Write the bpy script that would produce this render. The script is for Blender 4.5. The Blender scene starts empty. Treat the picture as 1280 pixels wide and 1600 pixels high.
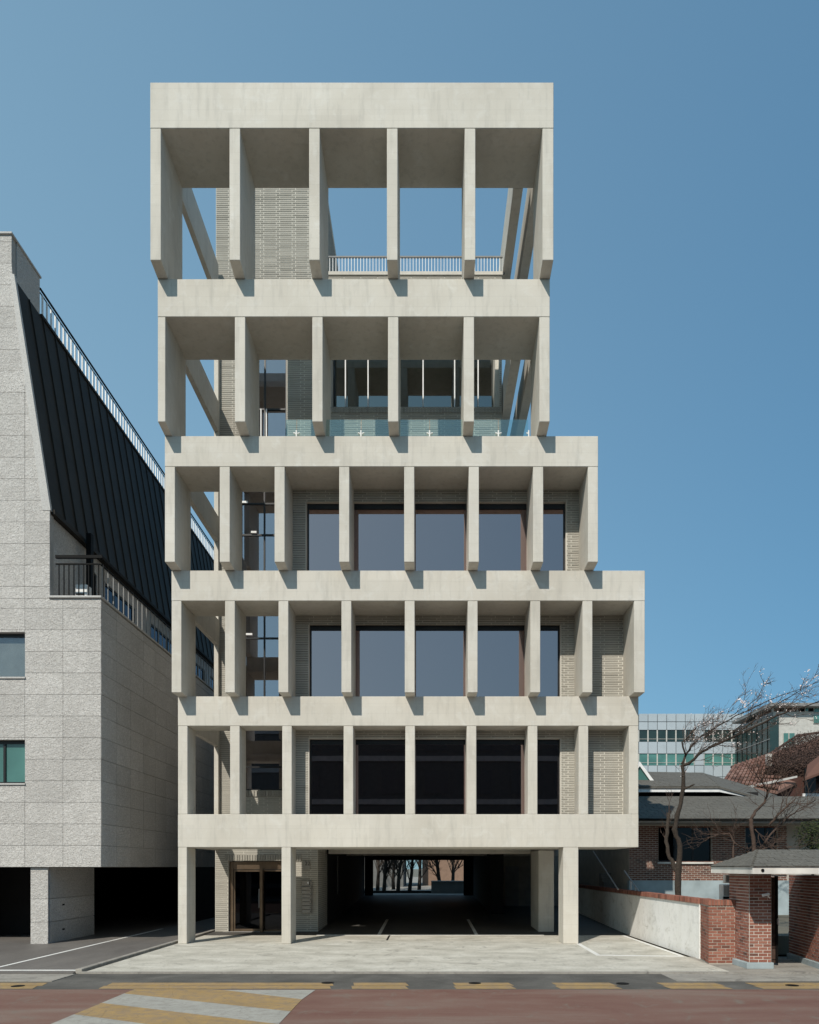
import bpy, bmesh, math, random
from mathutils import Vector, Matrix
random.seed(7)
# ------------------------------------------------------------------ camera, sky, sun
sc = bpy.context.scene
H, XV, YV, F = 2.4, 668.0, 1355.0, 1200.0      # eye height, vanishing point and focal length in photo pixels
cam_d = bpy.data.cameras.new('camera'); cam = bpy.data.objects.new('camera', cam_d)
sc.collection.objects.link(cam); sc.camera = cam
cam.location = (0, 0, H); cam.rotation_euler = (math.radians(90), 0, 0)
cam_d.sensor_fit = 'HORIZONTAL'; cam_d.sensor_width = 36; cam_d.lens = F/1280*36
cam_d.shift_x = -(XV-640)/1280; cam_d.shift_y = (YV-800)/1280
cam_d.clip_start = 0.1; cam_d.clip_end = 2000
SUNV = Vector((0.275, 0.60, -0.60)).normalized()
EL = math.asin(-SUNV.z); ROT = math.atan2(-SUNV.x, -SUNV.y)
w = bpy.data.worlds.new('World'); sc.world = w; w.use_nodes = True
nt = w.node_tree; bg = nt.nodes['Background']
sk = nt.nodes.new('ShaderNodeTexSky'); sk.sky_type = 'NISHITA'; sk.sun_disc = False
sk.sun_elevation = EL; sk.sun_rotation = ROT; sk.altitude = 0; sk.air_density = 1.0; sk.dust_density = 1.0; sk.ozone_density = 1.0
gm = nt.nodes.new('ShaderNodeGamma'); gm.inputs[1].default_value = 0.38; nt.links.new(sk.outputs[0], gm.inputs[0])
mu = nt.nodes.new('ShaderNodeVectorMath'); mu.operation = 'MULTIPLY'; mu.inputs[1].default_value = (.77, 1.28, 1.62)   # grade of the whole sky
nt.links.new(gm.outputs[0], mu.inputs[0])
tcs = nt.nodes.new('ShaderNodeTexCoord'); sx = nt.nodes.new('ShaderNodeSeparateXYZ'); nt.links.new(tcs.outputs['Generated'], sx.inputs[0])
mr = nt.nodes.new('ShaderNodeMapRange'); mr.inputs[1].default_value = -.45; mr.inputs[2].default_value = .45; nt.links.new(sx.outputs[0], mr.inputs[0])
mc = nt.nodes.new('ShaderNodeMix'); mc.data_type = 'RGBA'; mc.inputs[6].default_value = (1.42, 1.28, 1.15, 1); mc.inputs[7].default_value = (.70, .83, .90, 1)   # paler towards the sun's side
nt.links.new(mr.outputs[0], mc.inputs[0])
m2 = nt.nodes.new('ShaderNodeVectorMath'); m2.operation = 'MULTIPLY'; nt.links.new(mu.outputs[0], m2.inputs[0]); nt.links.new(mc.outputs[2], m2.inputs[1])
nt.links.new(m2.outputs[0], bg.inputs[0]); bg.inputs[1].default_value = 0.15
sd = bpy.data.lights.new('sun', 'SUN'); sun = bpy.data.objects.new('sun', sd); sc.collection.objects.link(sun)
sd.energy = 3.15; sd.angle = math.radians(0.5); sd.color = (1.0, 0.935, 0.83)
sun.rotation_euler = SUNV.to_track_quat('-Z', 'Y').to_euler(); sun.location = (-10, -20, 40)
sc.view_settings.view_transform = 'Standard'; sc.view_settings.look = 'None'
sc.view_settings.exposure = 0.4; sc.view_settings.gamma = 1; sc.view_settings.use_curve_mapping = False

# ------------------------------------------------------------------ helpers
COL = sc.collection
def P(px, py, Y):
    return Vector(((px-XV)*Y/F, Y, H+(YV-py)*Y/F))
def X_(px, Y): return (px-XV)*Y/F
def Z_(py, Y): return H+(YV-py)*Y/F
def tag(o, label=None, cat=None, group=None, kind=None):
    if label: o['label'] = label
    if cat: o['category'] = cat
    if group: o['group'] = group
    if kind: o['kind'] = kind
    return o
def thing(name, label, cat, loc=(0, 0, 0), group=None):
    o = bpy.data.objects.new(name, None); COL.objects.link(o); o.location = loc; o.empty_display_size = .3
    return tag(o, label, cat, group)
def origin(o):
    v = Vector((0, 0, 0))
    while o is not None: v = v+Vector(o.location); o = o.parent
    return v
class MB:
    def __init__(s): s.v = []; s.f = []
    def add(s, vs, fs):
        b = len(s.v); s.v += [tuple(v) for v in vs]; s.f += [tuple(b+i for i in f) for f in fs]; return s
    def box(s, x0, x1, y0, y1, z0, z1):
        return s.add([(x0,y0,z0),(x1,y0,z0),(x1,y1,z0),(x0,y1,z0),(x0,y0,z1),(x1,y0,z1),(x1,y1,z1),(x0,y1,z1)],
                     [(0,3,2,1),(4,5,6,7),(0,1,5,4),(1,2,6,5),(2,3,7,6),(3,0,4,7)])
    def obox(s, c, ax, ay, az, dims):     # oriented box
        c = Vector(c); ax, ay, az = Vector(ax), Vector(ay), Vector(az); a, b, d = dims[0]/2, dims[1]/2, dims[2]/2
        vs = []
        for k in (-1, 1):
            for (i, j) in ((-1,-1),(1,-1),(1,1),(-1,1)): vs.append(c+ax*a*i+ay*b*j+az*d*k)
        return s.add(vs, [(0,3,2,1),(4,5,6,7),(0,1,5,4),(1,2,6,5),(2,3,7,6),(3,0,4,7)])
    def prism_x(s, prof, x0, x1):         # profile (y,z) extruded along x
        n = len(prof)
        return s.add([(x0, y, z) for y, z in prof]+[(x1, y, z) for y, z in prof],
                     [tuple(range(n))[::-1], tuple(range(n, 2*n))]+[(i, (i+1) % n, n+(i+1) % n, n+i) for i in range(n)])
    def prism_y(s, prof, y0, y1):         # profile (x,z)
        n = len(prof)
        return s.add([(x, y0, z) for x, z in prof]+[(x, y1, z) for x, z in prof],
                     [tuple(range(n)), tuple(range(n, 2*n))[::-1]]+[((i+1) % n, i, n+i, n+(i+1) % n) for i in range(n)])
    def slab(s, pts, t, d=(0, 0, -1)):    # polygon pts (3d) thickened along d
        d = Vector(d)*t; n = len(pts)
        return s.add([Vector(p) for p in pts]+[Vector(p)+d for p in pts],
                     [tuple(range(n)), tuple(range(n, 2*n))[::-1]]+[((i+1) % n, i, n+i, n+(i+1) % n) for i in range(n)])
    def tube(s, pts, rad, n=6, cap=True):
        pts = [Vector(p) for p in pts]
        if not hasattr(rad, '__len__'): rad = [rad]*len(pts)
        b = len(s.v); up = None
        for i, p in enumerate(pts):
            t = (pts[min(i+1, len(pts)-1)]-pts[max(i-1, 0)]).normalized()
            if up is None:
                up = t.orthogonal().normalized()
            else:
                up = (up-t*up.dot(t)); up = up.normalized() if up.length > 1e-5 else t.orthogonal().normalized()
            q = t.cross(up)
            for k in range(n):
                a = 2*math.pi*k/n; s.v.append(tuple(p+(up*math.cos(a)+q*math.sin(a))*rad[i]))
        for i in range(len(pts)-1):
            for k in range(n):
                s.f.append((b+i*n+k, b+i*n+(k+1) % n, b+(i+1)*n+(k+1) % n, b+(i+1)*n+k))
        if cap:
            s.f.append(tuple(b+k for k in range(n))[::-1]); e = b+(len(pts)-1)*n; s.f.append(tuple(e+k for k in range(n)))
        return s
    def build(s, name, mat, parent=None, kind=None, label=None, bevel=0, smooth=False):
        o_ = origin(parent) if parent else Vector((0, 0, 0))
        me = bpy.data.meshes.new(name)
        me.from_pydata([(v[0]-o_.x, v[1]-o_.y, v[2]-o_.z) for v in s.v], [], s.f); me.update()
        bm = bmesh.new(); bm.from_mesh(me); bmesh.ops.recalc_face_normals(bm, faces=bm.faces)
        if bevel: bmesh.ops.bevel(bm, geom=bm.edges[:], offset=bevel, segments=1, affect='EDGES', profile=.5)
        bm.to_mesh(me); bm.free()
        if smooth:
            for p in me.polygons: p.use_smooth = True
        me.materials.append(mat)
        o = bpy.data.objects.new(name, me); COL.objects.link(o)
        if parent: o.parent = parent
        if kind: o['kind'] = kind
        if label: o['label'] = label
        return o
def B(name, mat, parent, x0, x1, y0, y1, z0, z1, bevel=0, **k):
    return MB().box(x0, x1, y0, y1, z0, z1).build(name, mat, parent, bevel=bevel, **k)

_unit = {}
def unit_mesh(mat):
    if mat.name not in _unit:
        m = MB().box(-.5, .5, -.5, .5, -.5, .5)
        me = bpy.data.meshes.new('unit_piece'); me.from_pydata(m.v, [], m.f); me.update()
        bm = bmesh.new(); bm.from_mesh(me); bmesh.ops.recalc_face_normals(bm, faces=bm.faces); bm.to_mesh(me); bm.free()
        me.materials.append(mat); _unit[mat.name] = me
    return _unit[mat.name]
class Pieces:
    """bricks / panels: the largest in view become parts of their own, the rest one stuff part"""
    def __init__(s, parent, name, mat): s.p, s.n, s.m, s.l = parent, name, mat, []
    def add(s, c, u, nrm, dims, seen=True): s.l.append((Vector(c), Vector(u), Vector(nrm), dims, seen))
    def done(s, limit=300):
        def score(t):
            c = t[0]; px = XV+F*c.x/c.y; py = YV-F*(c.z-H)/c.y
            inf = -5 < px < 1285 and -5 < py < 1605
            return (0 if (inf and t[4]) else 1, -t[3][0]*F/c.y*(.25+abs(t[1].x)))
        s.l.sort(key=score)
        o_ = origin(s.p); me = unit_mesh(s.m)
        for (c, u, n, d, seen) in s.l[:limit]:
            o = bpy.data.objects.new(s.n, me); COL.objects.link(o); o.parent = s.p
            z = Vector(u).cross(Vector(n))
            R = Matrix((u, -Vector(n), -z if z.z < 0 else z)).transposed()
            if R.determinant() < 0: R = Matrix((u, Vector(n), -z if z.z < 0 else z)).transposed()
            o.matrix_local = Matrix.Translation(c-o_) @ R.to_4x4() @ Matrix.Diagonal((d[0], d[1], d[2], 1))
        if len(s.l) > limit:
            mb = MB()
            for (c, u, n, d, seen) in s.l[limit:]:
                z = Vector(u).cross(Vector(n)).normalized(); mb.obox(c, u, n, z, d)
            mb.build(s.n+'_field', s.m, s.p, kind='stuff')
def rects_minus(u0, u1, v0, v1, holes):
    us = sorted({u0, u1, *[min(max(h[i], u0), u1) for h in holes for i in (0, 1)]})
    out = []
    for a, b in zip(us[:-1], us[1:]):
        if b-a < 1e-4: continue
        vs = [(v0, v1)]
        for h in holes:
            if h[0] <= a+1e-5 and h[1] >= b-1e-5:
                n = []
                for (c, d) in vs:
                    if h[3] <= c or h[2] >= d: n.append((c, d)); continue
                    if h[2] > c: n.append((c, h[2]))
                    if h[3] < d: n.append((h[3], d))
                vs = n
        out += [(a, b, c, d) for c, d in vs if d-c > 1e-4]
    return out
def inside(u, v, holes): return any(h[0] < u < h[1] and h[2] < v < h[3] for h in holes)
def brick_wall(pc, o, udir, nrm, U, V, holes=(), L=.585, Hh=.0745, gap=.030, proud=.012, jitter=.003, seen=True, bond=.22):
    """running-bond bricks on the plane through o; u along udir, v up; nrm points outwards"""
    o = Vector(o); udir = Vector(udir).normalized(); nrm = Vector(nrm).normalized()
    r = 0; v = V[0]
    while v < V[1]-.02:
        v2 = min(v+Hh, V[1])
        off = (r % 2)*L*bond
        u = U[0]-off
        while u < U[1]:
            a, b = max(u, U[0]), min(u+L, U[1])
            segs = [(a, b)]
            vm = (v+v2)/2
            for h in holes:
                if h[2] < vm < h[3]:
                    ns = []
                    for (c, d) in segs:
                        if h[1] <= c or h[0] >= d: ns.append((c, d)); continue
                        if h[0] > c: ns.append((c, h[0]))
                        if h[1] < d: ns.append((h[1], d))
                    segs = ns
            for (c, d) in segs:
                if d-c > gap*2.2:
                    pr = proud+random.uniform(-jitter, jitter)
                    ln = d-c-gap; ht = v2-v-gap
                    if ht < .01: continue
                    ctr = o+udir*((c+d)/2)+Vector((0, 0, vm))+nrm*(pr/2-.005)
                    pc.add(ctr, udir, nrm, (ln, pr+.01, ht), seen)
            u += L
        v = v2; r += 1

# ------------------------------------------------------------------ materials
def mat_new(name):
    m = bpy.data.materials.new(name); m.use_nodes = True; nt = m.node_tree; b = nt.nodes['Principled BSDF']
    return m, nt, b
def N(nt, t, **k):
    n = nt.nodes.new(t)
    for a, v in k.items():
        if a in n.inputs: n.inputs[a].default_value = v
        else: setattr(n, a, v)
    return n
def L_(nt, a, b): nt.links.new(a, b)
def pos(nt, scale=(1, 1, 1)):
    g = N(nt, 'ShaderNodeNewGeometry'); m = N(nt, 'ShaderNodeMapping'); m.inputs['Scale'].default_value = scale
    L_(nt, g.outputs['Position'], m.inputs['Vector']); return m.outputs[0]
def noise(nt, vec, scale, detail=4, rough=.55, dist=0):
    n = N(nt, 'ShaderNodeTexNoise'); n.inputs['Scale'].default_value = scale; n.inputs['Detail'].default_value = detail
    n.inputs['Roughness'].default_value = rough; n.inputs['Distortion'].default_value = dist; L_(nt, vec, n.inputs['Vector']); return n.outputs[0]
def ramp(nt, fac, stops):
    r = N(nt, 'ShaderNodeValToRGB'); e = r.color_ramp.elements
    while len(e) < len(stops): e.new(.5)
    for i, (p, c) in enumerate(stops):
        e[i].position = p; e[i].color = (c[0], c[1], c[2], 1) if hasattr(c, '__len__') else (c, c, c, 1)
    L_(nt, fac, r.inputs[0]); return r.outputs[0]
def mix(nt, a, b, fac, mode='MIX'):
    m = N(nt, 'ShaderNodeMix', data_type='RGBA', blend_type=mode)
    for i, x in ((6, a), (7, b)):
        if hasattr(x, 'is_linked'): L_(nt, x, m.inputs[i])
        else: m.inputs[i].default_value = (*x, 1) if len(x) == 3 else x
    if hasattr(fac, 'is_linked'): L_(nt, fac, m.inputs[0])
    else: m.inputs[0].default_value = fac
    return m.outputs[2]
def bump(nt, b, h, strength=.3, dist=.02):
    n = N(nt, 'ShaderNodeBump'); n.inputs['Strength'].default_value = strength; n.inputs['Distance'].default_value = dist
    L_(nt, h, n.inputs['Height']); L_(nt, n.outputs[0], b.inputs['Normal'])
def math_(nt, op, a, b=0.0, c=None):
    n = N(nt, 'ShaderNodeMath', operation=op)
    for i, x in enumerate((a, b, c)):
        if x is None: continue
        if hasattr(x, 'is_linked'): L_(nt, x, n.inputs[i])
        else: n.inputs[i].default_value = x
    return n.outputs[0]
def rnd(nt):       # one random value per brick, whether it is an object or an island of a joined mesh
    g = N(nt, 'ShaderNodeNewGeometry'); o = N(nt, 'ShaderNodeObjectInfo')
    return math_(nt, 'FRACT', math_(nt, 'ADD', g.outputs['Random Per Island'], o.outputs['Random']))
def simple(name, col, rough=.6, metal=0, var=.12, scale=3, bmp=.05, bscale=40, spec=.4):
    m, nt, b = mat_new(name); p = pos(nt)
    n = noise(nt, p, scale, 5)
    c = ramp(nt, n, [(.3, [x*(1-var) for x in col]), (.7, [x*(1+var) for x in col])])
    L_(nt, c, b.inputs['Base Color']); b.inputs['Roughness'].default_value = rough; b.inputs['Metallic'].default_value = metal
    b.inputs['Specular IOR Level'].default_value = spec
    if bmp: bump(nt, b, noise(nt, p, bscale, 3), bmp, .01)
    return m
def m_concrete():
    m, nt, b = mat_new('fair_faced_concrete'); p = pos(nt)
    big = noise(nt, p, .45, 5, .6, .3)
    c = ramp(nt, big, [(.25, (.51, .473, .410)), (.5, (.585, .550, .485)), (.76, (.64, .607, .545))])
    st = noise(nt, pos(nt, (5.5, 5.5, .7)), 1, 5, .65)                      # rain streaks
    c = mix(nt, c, (.31, .30, .27), ramp(nt, st, [(.50, 0), (.82, .55)]))
    bl = noise(nt, p, 2.2, 6, .7, .6)
    c = mix(nt, c, (.68, .665, .62), ramp(nt, bl, [(.52, 0), (.70, .55)]))
    fine = noise(nt, p, 60, 4, .7)
    c = mix(nt, c, (.40, .39, .35), ramp(nt, fine, [(.45, 0), (.8, .3)]))
    sep = N(nt, 'ShaderNodeSeparateXYZ'); L_(nt, p, sep.inputs[0])           # board marks every 90 cm
    fz = math_(nt, 'FRACT', math_(nt, 'MULTIPLY', sep.outputs[2], 1/.30))
    ln = math_(nt, 'LESS_THAN', fz, .035)
    c = mix(nt, c, (.33, .315, .28), math_(nt, 'MULTIPLY', ln, .22))
    vo = N(nt, 'ShaderNodeTexVoronoi'); vo.inputs['Scale'].default_value = 9; L_(nt, p, vo.inputs['Vector'])
    pit = math_(nt, 'LESS_THAN', vo.outputs['Distance'], .045)
    c = mix(nt, c, (.25, .235, .21), math_(nt, 'MULTIPLY', pit, .5))
    px_ = math_(nt, 'FLOOR', math_(nt, 'MULTIPLY', sep.outputs[0], 1/1.82)); pz_ = math_(nt, 'FLOOR', math_(nt, 'MULTIPLY', sep.outputs[2], 1/1.24))
    wn = N(nt, 'ShaderNodeTexWhiteNoise', noise_dimensions='2D'); cb = N(nt, 'ShaderNodeCombineXYZ'); L_(nt, px_, cb.inputs[0]); L_(nt, pz_, cb.inputs[1]); L_(nt, cb.outputs[0], wn.inputs[0])
    c = mix(nt, c, (.41, .385, .34), math_(nt, 'MULTIPLY', wn.outputs[0], .22))      # pours differ slightly in tone
    L_(nt, c, b.inputs['Base Color']); b.inputs['Roughness'].default_value = .82; b.inputs['Specular IOR Level'].default_value = .25
    h = math_(nt, 'ADD', math_(nt, 'MULTIPLY', fine, .25), math_(nt, 'SUBTRACT', bl, math_(nt, 'MULTIPLY', ln, .25)))
    bump(nt, b, h, .22, .012)
    return m
def m_brick(name, lo, hi, dark, rough=.85, scale=1.0):
    m, nt, b = mat_new(name); p = pos(nt); r = rnd(nt)
    c = ramp(nt, r, [(0, dark), (.18, lo), (1, hi)])
    n = noise(nt, p, 28*scale, 4, .7); c = mix(nt, c, [x*.62 for x in lo], ramp(nt, n, [(.45, 0), (.8, .55)]))
    g = noise(nt, p, 1.1, 4); c = mix(nt, c, [x*.75 for x in lo], ramp(nt, g, [(.5, 0), (.8, .5)]))
    L_(nt, c, b.inputs['Base Color']); b.inputs['Roughness'].default_value = rough; b.inputs['Specular IOR Level'].default_value = .2
    bump(nt, b, n, .4, .006); return m
def m_granite(name, base, dk, lt, sc_=1.0, rough=.8, bs=.9):
    m, nt, b = mat_new(name); p = pos(nt); r = rnd(nt)
    s1 = noise(nt, p, 34*sc_, 3, .75); s2 = noise(nt, pos(nt, (1, 1, 1.3)), 13*sc_, 4, .7, .5)
    c = mix(nt, base, dk, ramp(nt, s1, [(.50, 0), (.62, .85)]))
    c = mix(nt, c, lt, ramp(nt, s2, [(.48, 0), (.66, .55)]))
    c = mix(nt, c, dk, ramp(nt, noise(nt, p, .6, 4), [(.5, 0), (.9, .5)]))
    c = mix(nt, c, dk, math_(nt, 'MULTIPLY', r, .26))
    L_(nt, c, b.inputs['Base Color']); b.inputs['Roughness'].default_value = rough; b.inputs['Specular IOR Level'].default_value = .3
    bump(nt, b, math_(nt, 'ADD', s2, math_(nt, 'MULTIPLY', s1, .5)), bs, .03); return m
def m_glass(name, tint, refl, rough=0.01, refl_col=(.85, .87, 1.0), wav=.0):
    m, nt, b = mat_new(name); nt.nodes.remove(b); out = nt.nodes['Material Output']
    t = N(nt, 'ShaderNodeBsdfTransparent'); t.inputs[0].default_value = (*tint, 1)
    g = N(nt, 'ShaderNodeBsdfGlossy'); g.inputs['Color'].default_value = (*refl_col, 1); g.inputs['Roughness'].default_value = rough
    if wav:
        bn = N(nt, 'ShaderNodeBump'); bn.inputs['Strength'].default_value = wav; bn.inputs['Distance'].default_value = .01
        L_(nt, noise(nt, pos(nt), .9, 1), bn.inputs['Height']); L_(nt, bn.outputs[0], g.inputs['Normal'])
    f = N(nt, 'ShaderNodeLayerWeight'); f.inputs['Blend'].default_value = .5
    fac = math_(nt, 'ADD', math_(nt, 'MULTIPLY', math_(nt, 'POWER', f.outputs['Facing'], 5.0), .9), refl+.04)
    fac = math_(nt, 'MINIMUM', fac, 1.0)
    x = N(nt, 'ShaderNodeMixShader'); L_(nt, fac, x.inputs[0]); L_(nt, t.outputs[0], x.inputs[1]); L_(nt, g.outputs[0], x.inputs[2])
    L_(nt, x.outputs[0], out.inputs[0]); return m
def m_ground(name, cols, s1=.5, s2=14, rough=.9, stretch=(1, 1, 1), crack=0, bs=.25, spots=None, ck=.75):
    m, nt, b = mat_new(name); p = pos(nt, stretch)
    c = ramp(nt, noise(nt, p, s1, 6, .65, .4), [(.3, cols[0]), (.5, cols[1]), (.7, cols[2])])
    n2 = noise(nt, pos(nt), s2, 5, .75)
    c = mix(nt, c, [x*.55 for x in cols[0]], ramp(nt, n2, [(.5, 0), (.78, .55)]))
    if spots:
        c = mix(nt, c, spots, ramp(nt, noise(nt, pos(nt, (1, .6, 1)), 2.3, 6, .75, .8), [(.55, 0), (.68, .8)]))
    h = n2
    if crack:
        v = N(nt, 'ShaderNodeTexVoronoi', feature='DISTANCE_TO_EDGE'); v.inputs['Scale'].default_value = crack
        wv = N(nt, 'ShaderNodeMix', data_type='VECTOR'); wv.inputs[0].default_value = .12
        nn = N(nt, 'ShaderNodeTexNoise'); nn.inputs['Scale'].default_value = 3; L_(nt, pos(nt), nn.inputs['Vector'])
        L_(nt, pos(nt), wv.inputs[4]); L_(nt, nn.outputs[1], wv.inputs[5]); L_(nt, wv.outputs[1], v.inputs['Vector'])
        e = ramp(nt, v.outputs['Distance'], [(0, 1), (.045, 0)])
        c = mix(nt, c, [x*.5 for x in cols[0]], math_(nt, 'MULTIPLY', e, ck))
        h = math_(nt, 'SUBTRACT', math_(nt, 'MULTIPLY', n2, .6), math_(nt, 'MULTIPLY', e, ck))
    L_(nt, c, b.inputs['Base Color']); b.inputs['Roughness'].default_value = rough; b.inputs['Specular IOR Level'].default_value = .2
    bump(nt, b, h, bs, .02); return m
def m_paint(name, col, wear, thr=.56):
    m, nt, b = mat_new(name); p = pos(nt)
    n = noise(nt, p, 5, 7, .75, .3); n2 = noise(nt, p, 40, 4, .8)
    f = math_(nt, 'ADD', math_(nt, 'MULTIPLY', n, .7), math_(nt, 'MULTIPLY', n2, .3))
    c = mix(nt, col, wear, ramp(nt, f, [(thr-.06, 0), (thr+.06, .75)]))
    c = mix(nt, c, [x*.7 for x in col], ramp(nt, noise(nt, p, 1.3, 4), [(.45, 0), (.75, .5)]))
    v = N(nt, 'ShaderNodeTexVoronoi', feature='DISTANCE_TO_EDGE'); v.inputs['Scale'].default_value = 1.1; L_(nt, p, v.inputs['Vector'])
    c = mix(nt, c, [x*.35 for x in wear], ramp(nt, v.outputs['Distance'], [(0, .28), (.010, 0)]))
    L_(nt, c, b.inputs['Base Color']); b.inputs['Roughness'].default_value = .85; bump(nt, b, n2, .3, .01); return m

M = {}
M['conc'] = m_concrete()
M['gbrick'] = m_brick('slim_grey_brick', (.335, .315, .275), (.395, .372, .325), (.29, .272, .235))
M['gmortar'] = simple('grey_mortar', (.55, .525, .465), .95, bscale=80, bmp=.2)
M['wall'] = simple('grey_render', (.40, .375, .33), .9, bmp=.1)
M['granite'] = m_granite('flamed_granite', (.57, .548, .52), (.27, .257, .24), (.76, .74, .71), .88, .8, 1.3)
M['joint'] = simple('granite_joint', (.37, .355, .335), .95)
M['coping'] = m_granite('granite_coping', (.50, .49, .47), (.33, .32, .31), (.6, .59, .57), 1.2, .75, .3)
M['roofmetal'] = simple('charcoal_standing_seam_metal', (.030, .026, .021), .6, metal=.0, var=.2, scale=.8, bmp=.03, bscale=3, spec=.12)
M['black'] = simple('black_metal', (.008, .008, .008), .6, bmp=0, spec=.08)
M['frame'] = simple('dark_window_frame', (.012, .012, .013), .4, bmp=0)
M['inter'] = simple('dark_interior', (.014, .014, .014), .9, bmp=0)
M['blind'] = simple('roller_blind', (.32, .32, .31), .9, bmp=0)
M['glass'] = m_glass('tinted_glass', (.10, .10, .11), .35, wav=.035, refl_col=(1.0, .77, .75))
M['glass4'] = m_glass('upper_tinted_glass', (.10, .11, .11), .20, wav=.03, refl_col=(.80, .86, .84))
M['stairglass'] = m_glass('stair_glass', (.35, .36, .37), .30, wav=.03, refl_col=(.95, .90, .95))
M['clear'] = m_glass('clear_glass', (.80, .90, .89), .09, refl_col=(.85, .93, .92))
M['wclear'] = m_glass('window_glass', (.80, .83, .82), .05)
M['dglass'] = m_glass('dark_glass', (.05, .05, .05), -.02)
M['teal'] = simple('green_reflective_glass', (.075, .19, .17), .12, var=.35, scale=.35, bmp=0, spec=.6)
M['tealdark'] = simple('dark_green_glass', (.022, .040, .038), .12, var=.4, scale=.35, bmp=0, spec=.5)
M['steel'] = simple('brushed_steel', (.62, .62, .62), .3, metal=.8, bmp=0)
M['white'] = simple('white_painted_metal', (.74, .74, .73), .5, bmp=0)
M['dirtywhite'] = simple('weathered_white_paint', (.62, .60, .56), .7, var=.2, scale=2, bmp=.1)
M['bronze'] = simple('bronze_metal', (.20, .145, .10), .35, metal=.75, var=.2, bmp=0)
M['mailbox'] = simple('brushed_box_metal', (.34, .32, .29), .45, metal=.4, var=.08, bmp=0)
M['rbrick'] = m_brick('red_brick', (.26, .105, .075), (.36, .165, .12), (.12, .065, .052))
M['hbrick'] = m_brick('shade_darkened_brick', (.16, .070, .050), (.22, .105, .075), (.07, .035, .03))  # darker copy of the red brick, eave shade of the house put into its colour
M['rmortar'] = simple('pale_mortar', (.62, .59, .53), .95, bscale=60, bmp=.2)
M['rmortar_grey'] = simple('greyish_mortar', (.42, .38, .33), .95, bscale=60, bmp=.2)
M['plaster'] = m_ground('stained_white_plaster', ((.78, .765, .72), (.86, .85, .82), (.90, .89, .87)), .8, 4, .85, (1, 1, .45), 0, .10, spots=(.60, .58, .53))
M['bluepl'] = simple('blue_grey_plaster', (.33, .39, .41), .85, var=.15, scale=2)
M['shingle'] = m_granite('grey_shingle', (.125, .119, .104), (.07, .066, .058), (.175, .168, .15), .7, .9, .5)
M['tile'] = m_brick('terracotta_tile', (.17, .085, .064), (.25, .15, .12), (.09, .055, .045))
M['ivy'] = simple('dry_ivy', (.060, .036, .028), .95, var=.5, scale=8)
M['bark'] = m_granite('bark', (.052, .040, .031), (.024, .019, .016), (.105, .08, .062), 1.6, .95, 1.0)
M['bark2'] = m_granite('twig_bark', (.085, .055, .042), (.04, .028, .022), (.15, .105, .085), 2.2, .95, .6)
M['petal'] = simple('pale_blossom', (.78, .68, .66), .7, bmp=0)
M['leaf'] = m_brick('evergreen_leaf', (.016, .026, .010), (.075, .090, .030), (.008, .012, .006))
M['panelblue'] = m_brick('pale_aluminium_panel', (.38, .43, .465), (.41, .46, .495), (.36, .41, .445), .5)
M['panellite'] = simple('pale_stone_cladding', (.46, .45, .42), .8, bmp=.05)
M['slabgrey'] = simple('grey_canopy', (.22, .22, .215), .7)
M['fore'] = m_ground('stamped_concrete', ((.37, .35, .30), (.50, .475, .415), (.62, .595, .53)), 1.1, 15, .9, (.8, 1.1, 1), 3.0, .45, spots=(.25, .235, .205), ck=.13)
M['yard'] = m_ground('grey_paving', ((.115, .105, .098), (.15, .138, .128), (.19, .175, .16)), .5, 9, .55, (1, .5, 1), 0, .15)
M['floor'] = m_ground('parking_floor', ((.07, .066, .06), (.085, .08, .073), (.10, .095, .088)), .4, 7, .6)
M['asph'] = m_ground('asphalt_patch', ((.070, .068, .062), (.105, .10, .092), (.15, .143, .13)), .9, 30, .9, (1, 1, 1), 0, .4)
M['gutter'] = m_ground('gutter_concrete', ((.22, .205, .18), (.30, .28, .25), (.36, .34, .30)), 1.2, 16, .9, (1, 2, 1), 0, .3, spots=(.13, .12, .11))
M['road'] = m_ground('faded_red_asphalt', ((.150, .072, .058), (.190, .110, .088), (.225, .170, .140)), .6, 38, .85, (.35, 1.3, 1), 0, .5, spots=(.185, .155, .128))
M['plain'] = m_ground('ground_cover', ((.12, .11, .09), (.16, .15, .12), (.2, .185, .15)), .3, 8)
M['yellow'] = m_paint('worn_yellow_paint', (.36, .235, .090), (.22, .165, .115), .50)
M['whitep'] = m_paint('worn_white_road_paint', (.35, .34, .305), (.24, .225, .20), .53)
M['line'] = m_paint('white_line_paint', (.70, .69, .66), (.45, .43, .39), .62)
M['warmwall'] = simple('warm_pink_facade', (.22, .145, .105), .9)

# ------------------------------------------------------------------ ground
def sheet(name, mat, x0, x1, y0, y1, z, t=.02, **k):
    o = B(name, mat, None, x0, x1, y0, y1, z-t, z); o['kind'] = 'structure'; return o
sheet('ground', M['plain'], -500, 500, -120, 900, -.06)
sheet('road', M['road'], -60, 60, 4.5, 15.25, -.03)
sheet('road_edge', M['asph'], -60, 60, 15.25, 17.45, -.026, .03)
sheet('pavement_across', M['gutter'], -60, 60, 0.6, 4.5, .09, .14)
sheet('gutter', M['gutter'], -60, -7.95, 16.25, 17.35, -.012, .03)
sheet('forecourt', M['fore'], -7.85, 6.95, 17.62, 27.0, 0, .06)
sheet('forecourt_kerb', M['gutter'], -7.95, 9.3, 17.45, 17.62, .006, .06)
sheet('left_yard', M['yard'], -40, -8.08, 17.5, 55, -.006, .05)
sheet('right_apron', M['gutter'], 6.952, 40, 17.62, 20.6, -.004, .06)
fl = MB().prism_x([(27.0, -.003), (50.0, .60), (50.0, -.05), (27.0, -.05)], -7.85, 7.1).build('parking_floor', M['floor']); fl['kind'] = 'structure'
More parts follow.
